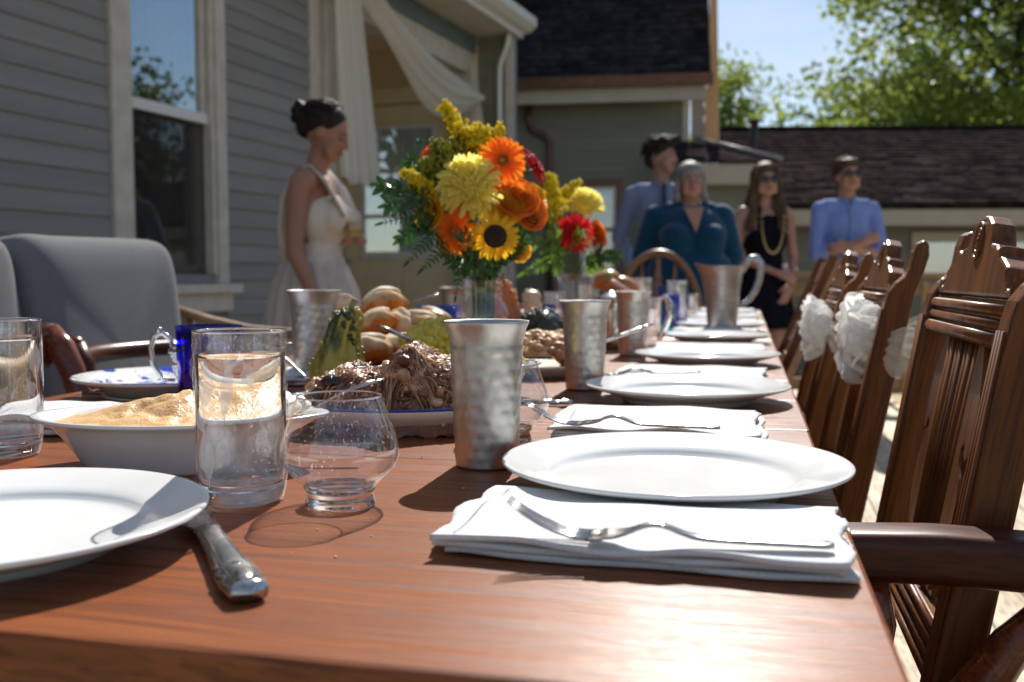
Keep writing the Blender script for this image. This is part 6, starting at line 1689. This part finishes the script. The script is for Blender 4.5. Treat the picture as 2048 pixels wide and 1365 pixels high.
def torso(b, k=1.0, fem=0, girth=1.0, inf=0):
    g = girth
    b.ell((0, .0, 1.27), (.155 * g + inf, .108 * g + inf, .18), None, 24, 16)
    b.cap((-.135, .01, 1.395), .058 + inf, (.135, .01, 1.395), .058 + inf)
    b.ell((0, -.0, 1.09), ((.128 if fem else .142) * g + inf, .098 * g + inf, .17), None, 24, 16)
    b.ell((0, .012, .95), (.165 * g + inf, .118 * g + inf, .13), None, 24, 16)
    if fem:
        for s in (-1, 1): b.ell((s * .075 * g, -.085 * g, 1.245), (.062 * g + inf, .055 * g + inf, .062 + inf))
def limb(b, P, R_, inf=0, **kw):
    for (a, ra), (c, rc) in zip(zip(P, R_), zip(P[1:], R_[1:])): b.cap(a, ra + inf, c, rc + inf, **kw)
def legs(b, inf=0, spread=.09, r=(.088, .056, .038), bottom=True, feet=True):
    for s in (-1, 1):
        limb(b, [(s * spread, .01, .92), (s * spread * 1.05, .0, .49), (s * spread * 1.05, .03, .085)], r, inf)
        if feet: b.cap((s * spread * 1.05, .04, .04), .038, (s * spread * 1.15, -.13, .03), .034, flat=.8)
def scaled(b, s, dz=0):
    b.v = [(v[0] * s, v[1] * s, v[2] * s) for v in b.v]; return b
M_hairD = mat('dark_hair', (.012, .008, .006), (.030, .018, .012), scale=60, rough=.55, spec=.22, stretch=(1, 1, .15), bump=.006, bscale=120)
M_hairB = mat('brown_hair', (.055, .03, .016), (.12, .065, .03), scale=60, rough=.5, spec=.25, stretch=(1, 1, .15), bump=.006, bscale=150)
M_hairG = mat('grey_hair', (.14, .13, .125), (.34, .32, .30), scale=60, rough=.5, spec=.3, stretch=(1, 1, .15), bump=.006, bscale=150)
def hair(t, M, fn, m_, size=.008, nm='hair'):
    b = MB(); b.M = M; fn(b)
    o = obj(nm, b, m_, t); remesh(o, size, 3, .5); return o
def person(px, d, yaw, label, s, dz=0, wide=1.0):
    p = at(px, 552, d); p.z = dz
    t = thing('person', p, TH + yaw, label, 'person', scale=s); t.scale = (s * wide, s, s)
    return t
def tufts(t, M, m_, n, r_, ln, seed, targ=None, zmin=-.02, ymin=-.03, name='hair_strands'):
    """separate locks lying over the scalp; they run down and back, or towards targ"""
    rg = random.Random(seed); b = MB()
    for k in range(n):
        a = rg.uniform(0, 2 * PI); e = rg.uniform(.05, 1.0)
        q = Vector((math.cos(a) * math.sqrt(1 - e * e), math.sin(a) * math.sqrt(1 - e * e), e))
        c = Vector((0, .024, .040)); pts = []
        p = Vector((q.x * .086, q.y * .102, q.z * .086)) + c
        if p.y < ymin: continue
        if p.z < zmin: continue
        tg = Vector(targ) if targ else Vector((p.x * 1.15, p.y * 1.1 + .03, p.z - .09))
        for s in range(6):
            f = s / 5 * ln
            w = p.lerp(tg, f) - c
            l_ = math.sqrt((w.x / .086) ** 2 + (w.y / .102) ** 2 + (w.z / .086) ** 2)
            w = w / max(l_, .2) * (1.03 + .07 * rg.random()) if (l_ < 1.08) else w
            pts.append(w + c)
        b.tube(pts, [r_ * .5, r_, r_, r_, r_ * .8, r_ * .3], 5)
    o = obj(name, b, m_, t); o.matrix_local = M; return o
def strands(b, x0, y0, z0, x1, y1, z1, n, r_, wav, seed, sx=.02):
    rg = random.Random(seed)
    for k in range(n):
        ph = rg.random() * 6; ox, oy = rg.gauss(0, sx), rg.gauss(0, sx)
        pts = []
        for q in range(9):
            f = q / 8
            pts.append((x0 + (x1 - x0) * f + ox * (.3 + f) + wav * math.sin(f * 9 + ph) * f, y0 + (y1 - y0) * f + oy * (.3 + f) + wav * .6 * math.cos(f * 8 + ph) * f, z0 + (z1 - z0) * f))
        b.tube(pts, [r_, r_, r_, r_, r_, r_ * .95, r_ * .85, r_ * .6, r_ * .25], 7)

# ---------------- bride, seen in profile, facing right
bt = person(636, 3.86, PI / 2 - .12, 'woman in a sleeveless low-backed ivory wedding gown with dark bun, looking down, holding a jar', .915)
b = MB(); torso(b, fem=1, girth=.93); legs(b)
b.cap((0, .015, 1.40), .050, (0, -.015, 1.52), .047)
Mh = headparts(b, (0, -.045, 1.605), .96, tilt=R(24))
RS = [(-.165, .02, 1.385), (-.195, .035, 1.10), (-.175, -.075, .87)]
limb(b, RS, (.046, .036, .024)); hand(b, RS[-1], (.05, -.35, -.95), (-1, 0, 0), 1, .35)
LS = [(.165, .01, 1.385), (.20, .06, 1.12), (.12, -.10, 1.17)]
limb(b, LS, (.045, .036, .025)); hand(b, LS[-1], (-.6, -.7, .1), (.3, -.3, .9), -1, 1.0)
remesh(obj('body', b, M_skinA, bt), VX)
face(bt, Mh, eyes=False)
lid = MB()
for s in (-1, 1): lid.tube([(s * .020, -.084, .000), (s * .032, -.084, -.004), (s * .044, -.076, -.001)], .0022, 6)
obj('eyelashes', lid, M_hairD, bt).matrix_local = Mh
def bh(b):
    b.ell((0, .030, .042), (.084, .098, .088), None, 24, 16); b.ell((0, .085, -.005), (.062, .05, .055))
    rg = random.Random(2)
    for k in range(26):
        a = rg.random() * 6.3; e = rg.uniform(-1, 1)
        b.ell((.032 * math.cos(a), .125 + .026 * e, .035 + .034 * math.sin(a)), .020)
    b.ell((0, .125, .035), .045)
hair(bt, Mh, bh, M_hairD)
tufts(bt, Mh, M_hairD, 150, .0042, .95, 3, targ=(0, .125, .035))
lk = MB(); strands(lk, 0, .10, .04, .0, .16, .06, 26, .0028, .012, 4, .022); strands(lk, .0, .11, .0, .0, .10, -.05, 10, .002, .008, 6, .018)
obj('loose_locks', lk, M_hairD, bt).matrix_local = Mh
M_gown = mat('ivory_lace', (.70, .62, .52), (.60, .52, .43), scale=140, rough=.8, spec=.15, bump=.0012, bscale=260)
M_chiff = mat('ivory_chiffon', (.66, .58, .50), (.58, .50, .43), scale=10, rough=.85, spec=.1, stretch=(6, 6, .4), transl=.15)
dr_ = MB()
dr_.ell((0, -.020, 1.245), (.154, .107, .135), None, 24, 16)
for s in (-1, 1): dr_.ell((s * .072, -.088, 1.245), (.066, .058, .068))
dr_.ell((0, -.004, 1.09), (.126, .098, .12), None, 24, 16)
o = obj('bodice', dr_, M_gown, bt); remesh(o, VX, 4)
stp = MB()
for s in (-1, 1):
    stp.tube([(s * .080, -.140, 1.25), (s * .105, -.075, 1.385), (s * .115, -.01, 1.455), (s * .12, .055, 1.42), (s * .13, .095, 1.32), (s * .125, .105, 1.2), (s * .10, .10, 1.08)], [.042, .034, .026, .022, .022, .028, .034], 10, flat=.25, up=(0, 0, 1))
obj('straps', stp, M_gown, bt)
sk = MB().lathe([(.125, 1.09), (.150, 1.03), (.185, .95), (.205, .80), (.225, .62), (.26, .42), (.30, .22), (.34, .03), (.33, .03), (.25, .42), (.10, 1.0)], 160, (0, .02, 0), sx=.94, fn=lambda a, z: (.004 + .026 * max(0, 1.03 - z)) * math.sin(a * 17 + 2 * math.sin(a * 3)) + .012 * max(0, 1 - z) * math.sin(a * 41))
obj('skirt', sk, M_chiff, bt)
obj('waistband', MB().lathe([(.122, 1.045), (.130, 1.05), (.128, 1.085), (.120, 1.088)], 48, (0, .0, 0), sx=.98, sy=.84), M_gown, bt)
bo = MB()
for s, q in ((-1, 0), (1, 1)):
    bo.ell((s * .045, .135, 1.04 - .02 * q), (.05, .022, .028), (0, s * .5, 0)); bo.grid(lambda u, v, s=s: (s * (.01 + .04 * v) + (u - .5) * .04, .13 + .03 * v, 1.03 - v * .22), 5, 8)
obj('sash_bow', bo, M_chiff, bt)
jr = at(706, 452, 3.84)
jt = thing('drink_jar', jr - Vector((0, 0, .05)), 0, 'small jar of amber drink held in the hand of the woman in the wedding gown', 'jar')
obj('glass_wall', MB().lathe([(0, 0), (.033, 0), (.036, .01), (.036, .075), (.030, .088), (.031, .105), (.028, .105), (.033, .07), (.033, .012), (0, .006)], 28), M_glass, jt)
obj('drink', MB().lathe([(0, .008), (.031, .012), (.032, .07), (0, .07)], 24), mat('amber_drink', (.55, .30, .05), (.6, .42, .08), scale=8, rough=.1, trans=.4), jt)

# ---------------- tall man behind, tie, looking right
m1 = person(1320, 6.55, 0, 'tall young man in a light blue shirt and dark tie, head turned to the right', 1.06, -.02, .92)
b = MB(); torso(b); legs(b)
b.cap((0, .01, 1.42), .056, (0, -.005, 1.53), .052)
Mh = headparts(b, (0, -.012, 1.62), 1.0, yaw=R(58))
LA = [(.185, .02, 1.385), (.25, .08, 1.13), (.16, .15, .98)]; RA = [(-.185, .02, 1.385), (-.27, .08, 1.13), (-.19, .16, .99)]
for P, s in ((LA, -1), (RA, 1)):
    limb(b, P, (.052, .042, .030)); hand(b, P[-1], (.5 * s, .4, -.7), (0, 1, 0), s, .5)
remesh(obj('body', b, M_skinB, m1), VX); face(m1, Mh)
M_shirt = mat('blue_shirt', (.25, .30, .46), (.21, .26, .40), scale=7, rough=.8, spec=.15, bump=.02, bscale=11, transl=.1)
M_trous = mat('dark_trousers', (.03, .03, .04), rough=.8)
M_khaki = mat('khaki_trousers', (.30, .24, .19), (.25, .20, .16), scale=8, rough=.85, bump=.003, bscale=14)
def shirt(t, arms, cuff=1.0, m_=M_shirt, girth=1.0, fem=0, collar=True, nm='shirt', inf=.009, neck=True):
    b = MB(); torso(b, fem=fem, girth=girth, inf=inf)
    b.cap((0, .014, 1.40), .070, (0, .016, 1.43), .062)
    for P in arms:
        Q = [Vector(P[0]), Vector(P[1])] + ([Vector(P[1]).lerp(Vector(P[2]), cuff)] if cuff > 0 else [])
        limb(b, Q, (.054, .046, .041)[:len(Q)], .006)
        b.cap(Q[-1], .050, Q[-1] + (Q[-2] - Q[-1]).normalized() * .02, .050)
    o = obj(nm, b, m_, t); remesh(o, VX, 4)
    if collar:
        c = MB()
        for s in (-1, 1):
            c.slab(lambda u, v, s=s: (Vector((s * (.012 + .060 * math.sin(u * 1.5)), -.078 + .085 * u, 1.452 - .03 * v * (1 - u) + .02 * u)) + Vector((0, -.004, -.028 * v)), Vector((s * (.012 + .060 * math.sin(u * 1.5)) * .94, -.074 + .085 * u, 1.450 + .02 * u - .03 * v * (1 - u) - .028 * v))), 10, 4)
        obj('collar', c, m_, t)
    def fy(z): return -max(.0, (.108 + inf + .004) * math.sqrt(max(0, 1 - ((z - 1.27) / (.18 + inf)) ** 2)) if z > 1.2 else .098 + inf + .018)
    pk = MB().slab(lambda u, v: (Vector(((u - .5) * .032, min(-.075, fy(1.0 + v * .41)) - .004, 1.0 + v * .41)), Vector(((u - .5) * .032, min(-.075, fy(1.0 + v * .41)) + .004, 1.0 + v * .41))), 3, 24)
    obj('placket', pk, m_, t)
    return o
shirt(m1, [LA, RA])
obj('tie', MB().prism([(-.012, 1.44), (.012, 1.44), (.018, 1.42), (.012, 1.40), (.032, 1.06), (0, 1.02), (-.032, 1.06), (-.012, 1.40), (-.018, 1.42)], -.142, -.132), mat('tie_dark', (.015, .015, .03), rough=.5), m1, rot=(0, 0, 0), smooth=False)
bb_ = MB(); legs(bb_, .014, feet=False); bb_.ell((0, .012, .93), (.175, .13, .10)); remesh(obj('trousers', bb_, M_trous, m1), VX)
def mh1(b):
    b.ell((0, .022, .045), (.084, .100, .082), None, 24, 16); b.ell((0, .07, -.01), (.07, .05, .065)); b.cap((-.05, -.06, .088), .022, (.055, -.065, .085), .026)
    b.cap((-.07, -.01, .03), .018, (-.078, .0, -.01), .010); b.cap((.07, -.01, .03), .018, (.078, .0, -.01), .010)
    strands(b, 0, .0, .125, .02, -.08, .10, 10, .010, .008, 5, .03)
hair(m1, Mh, mh1, M_hairD); tufts(m1, Mh, M_hairD, 160, .0045, .5, 5)

# ---------------- woman in teal
w1 = person(1378, 6.0, 0, 'older woman with long grey hair, glasses and teal V-neck top behind the oak chair', .93, 0, .93)
b = MB(); torso(b, fem=1, girth=1.55); legs(b, spread=.12, r=(.12, .08, .05))
b.cap((0, .01, 1.40), .066, (0, -.005, 1.52), .062)
Mh = headparts(b, (0, -.02, 1.595), 1.06)
b.ell((0, -.035, 1.50), (.06, .055, .035))
LA = [(.225, .02, 1.36), (.315, .07, 1.12), (.27, .12, .92)]; RA = [(-.225, .02, 1.36), (-.315, .07, 1.12), (-.27, .12, .92)]
for P, s in ((LA, -1), (RA, 1)):
    limb(b, P, (.075, .058, .036)); hand(b, P[-1], (.2 * s, .3, -.9), (-s, .2, 0), s, .5)
remesh(obj('body', b, M_skinB, w1), VX); face(w1, Mh)
M_teal_ = mat('teal_knit', (.004, .050, .105), (.003, .040, .085), scale=30, rough=.85, spec=.12, bump=.004, bscale=14, sheen=.2)
b = MB(); torso(b, fem=1, girth=1.55, inf=.018)
for s in (-1, 1):
    b.ell((s * .13, .0, 1.33), (.11, .11, .10)); b.ell((s * .10, -.13, 1.18), (.12, .09, .11))
b.ell((0, -.03, 1.0), (.30, .20, .22), None, 24, 16)
for P in (LA, RA): limb(b, P, (.092, .072, .048), .006)
o = obj('top', b, M_teal_, w1); remesh(o, VX, 6)
vn = MB()
def vneck(u, v):
    w_ = .070 * (1 - v); x = (u - .5) * 2 * w_; z = 1.425 - .165 * v
    y = -math.sqrt(max(0, 1 - (x / .26) ** 2)) * (.115 + .105 * v ** .8) - .018
    return (x, y, z)
obj('neckline', vn.grid(vneck, 10, 14), M_skinB, w1)
bb_ = MB(); legs(bb_, .02, spread=.12, r=(.125, .085, .055)); bb_.ell((0, .012, .92), (.26, .18, .14)); remesh(obj('trousers', bb_, M_trous, w1), VX)
def wh1(b):
    b.ell((0, .028, .050), (.094, .102, .086), None, 24, 16); b.ell((0, .07, -.03), (.085, .06, .10))
    for s in (-1, 1):
        b.cap((s * .078, .01, .04), .026, (s * .092, .01, -.06), .026)
        strands(b, s * .085, .01, -.03, s * .105, -.02, -.14, 9, .013, .010, 7 + s, .016)
    strands(b, 0, .07, -.04, 0, .06, -.17, 12, .018, .012, 9, .045)
hair(w1, Mh, wh1, M_hairG); tufts(w1, Mh, M_hairG, 130, .0042, .95, 6)
gl_ = MB()
for s in (-1, 1): gl_.tube([(s * .033 + .022 * math.cos(a), -.100, .004 + .016 * math.sin(a)) for a in [2 * PI * k / 20 for k in range(20)]], .0014, 5, closed=True).tube([(s * .055, -.099, .008), (s * .085, -.04, .008), (s * .085, .02, .0)], .0014, 5)
gl_.tube([(-.011, -.1, .008), (.011, -.1, .008)], .0014, 5)
o = obj('glasses', gl_, M_silver, w1); o.matrix_local = Mh

# ---------------- young woman in black dress
w2 = person(1527, 6.3, .12, 'young woman with long wavy brown hair, sunglasses and short black halter dress', .94)
b = MB(); torso(b, fem=1, girth=.9); legs(b, r=(.082, .052, .034))
b.cap((0, .012, 1.41), .046, (0, -.005, 1.53), .045)
Mh = headparts(b, (0, -.015, 1.61), .95, yaw=-.1)
LA = [(.165, .01, 1.375), (.205, .0, 1.11), (.13, -.14, .92)]; RA = [(-.165, .01, 1.375), (-.20, -.02, 1.11), (.03, -.17, 1.0)]
limb(b, LA, (.043, .035, .023)); hand(b, LA[-1], (-.4, -.2, -.85), (.3, -1, 0), -1, .5)
limb(b, RA, (.043, .035, .023)); hand(b, RA[-1], (.85, -.2, -.35), (0, -1, .3), 1, .6)
remesh(obj('body', b, M_skinB, w2), VX); face(w2, Mh, eyes=False)
M_blackd = mat('black_dress', (.010, .010, .016), rough=.85, spec=.1)
b = MB()
b.ell((0, .0, 1.21), (.148, .110, .13), None, 24, 16); b.ell((0, 0, 1.08), (.128, .102, .16), None, 24, 16); b.ell((0, .012, .95), (.165, .120, .12), None, 24, 16)
for s in (-1, 1): b.ell((s * .068, -.08, 1.235), (.064, .056, .064)); b.cap((s * .07, -.10, 1.26), .022, (s * .045, -.03, 1.435), .016)
b.ell((0, -.06, 1.30), (.085, .05, .09))
remesh(obj('bodice', b, M_blackd, w2), VX)
obj('skirt', MB().lathe([(.125, 1.06), (.150, .98), (.185, .86), (.205, .74), (.225, .63), (.215, .63), (.16, .9), (.11, 1.0)], 120, (0, .01, 0), sy=.85, fn=lambda a, z: (.002 + .05 * max(0, 1.0 - z)) * .6 * math.sin(a * 11 + math.sin(a * 2))), M_blackd, w2)
def wh2(b):
    b.ell((0, .026, .050), (.086, .100, .085), None, 24, 16); b.ell((0, .06, -.03), (.082, .06, .11))
    for s in (-1, 1):
        b.cap((s * .068, -.02, .055), .024, (s * .085, -.01, -.05), .024)
        strands(b, s * .080, -.01, -.02, s * .105, -.075, -.34, 14, .013, .018, 17 + s, .018)
        strands(b, s * .085, .02, -.02, s * .13, .02, -.30, 10, .014, .018, 27 + s, .018)
    strands(b, 0, .075, -.03, 0, .08, -.34, 16, .018, .015, 9, .05)
hair(w2, Mh, wh2, M_hairB); tufts(w2, Mh, M_hairB, 130, .0042, .95, 7)
def shades(t, M, w=1.0):
    b = MB()
    for s in (-1, 1):
        b.ell((s * .034 * w, -.094, .004), (.030 * w, .009, .021)); b.tube([(s * .06 * w, -.088, .01), (s * .083 * w, -.03, .008), (s * .084 * w, .02, .0)], .0035, 6)
    b.tube([(-.014, -.1, .012), (.014, -.1, .012)], .0035, 6)
    o = obj('sunglasses', b, M_black, t); o.matrix_local = M
shades(w2, Mh)
nk = MB()
for k in range(34):
    a = PI * (k + .5) / 34
    nk.ell((.075 * math.cos(a), -.145 - .012 * math.sin(a), 1.40 - .27 * math.sin(a) ** .7), .0085, None, 8, 6)
obj('necklace', nk, mat('gold_beads', (.55, .42, .18), rough=.3, metal=.7), w2)

# ---------------- man with crossed arms
m2 = person(1690, 6.35, 0, 'man in sunglasses and blue button shirt standing with arms crossed', .965, 0, .92)
b = MB(); torso(b); legs(b)
b.cap((0, .01, 1.42), .057, (0, -.005, 1.53), .055)
Mh = headparts(b, (0, -.015, 1.61), 1.02, yaw=.08)
LA = [(.19, .01, 1.385), (.235, -.06, 1.10), (-.04, -.20, 1.13)]; RA = [(-.19, .01, 1.385), (-.235, -.06, 1.10), (.05, -.215, 1.17)]
limb(b, LA, (.052, .042, .030)); hand(b, LA[-1], (-1, -.0, .1), (0, -1, .2), -1, .5)
limb(b, RA, (.052, .042, .030)); hand(b, RA[-1], (1, .15, .35), (0, -1, .2), 1, .5)
remesh(obj('body', b, M_skinB, m2), VX); face(m2, Mh, 1.02, eyes=False)
M_shirt2 = mat('cornflower_shirt', (.24, .33, .68), (.20, .28, .60), scale=7, rough=.8, spec=.15, bump=.02, bscale=11, transl=.1)
shirt(m2, [LA, RA], cuff=.18, m_=M_shirt2)
bb_ = MB(); legs(bb_, .016, feet=False); bb_.ell((0, .012, .93), (.175, .13, .10)); remesh(obj('trousers', bb_, M_khaki, m2), VX)
obj('belt', MB().lathe([(.178, .985), (.182, .99), (.182, 1.02), (.178, 1.025)], 48, (0, .01, 0), sy=.74), mat('belt_brown', (.06, .03, .02), rough=.5), m2)
def mh2(b):
    b.ell((0, .022, .042), (.083, .098, .080), None, 24, 16); b.ell((0, .06, -.01), (.075, .05, .06)); b.cap((-.045, -.05, .088), .016, (.045, -.05, .088), .018)
hair(m2, Mh, mh2, M_hairB); tufts(m2, Mh, M_hairB, 150, .0045, .6, 8)
shades(m2, Mh, 1.05)

# small things on the rail
c = at(1578, 540, 7.34); c.z = .946
tag(obj('crumpled_napkin', MB().ell((0, 0, .03), (.055, .04, .03), None, 24, 14, lambda p, a, q: 1 + .2 * math.sin(a * 5 + q * 4)), mat('pink_paper', (.75, .62, .62), rough=.8), None, c), 'crumpled pinkish paper napkin on the railing between the two right-hand guests', 'napkin')
c = at(1836, 552, 7.32); c.z = .946
tag(obj('blue_cup', MB().lathe([(0, 0), (.03, 0), (.022, .07), (.018, .12), (.006, .14), (0, .14)], 20), mat('blue_plastic', (.10, .35, .60), rough=.3), None, c), 'blue plastic bottle standing on the railing right of the second chair', 'bottle')
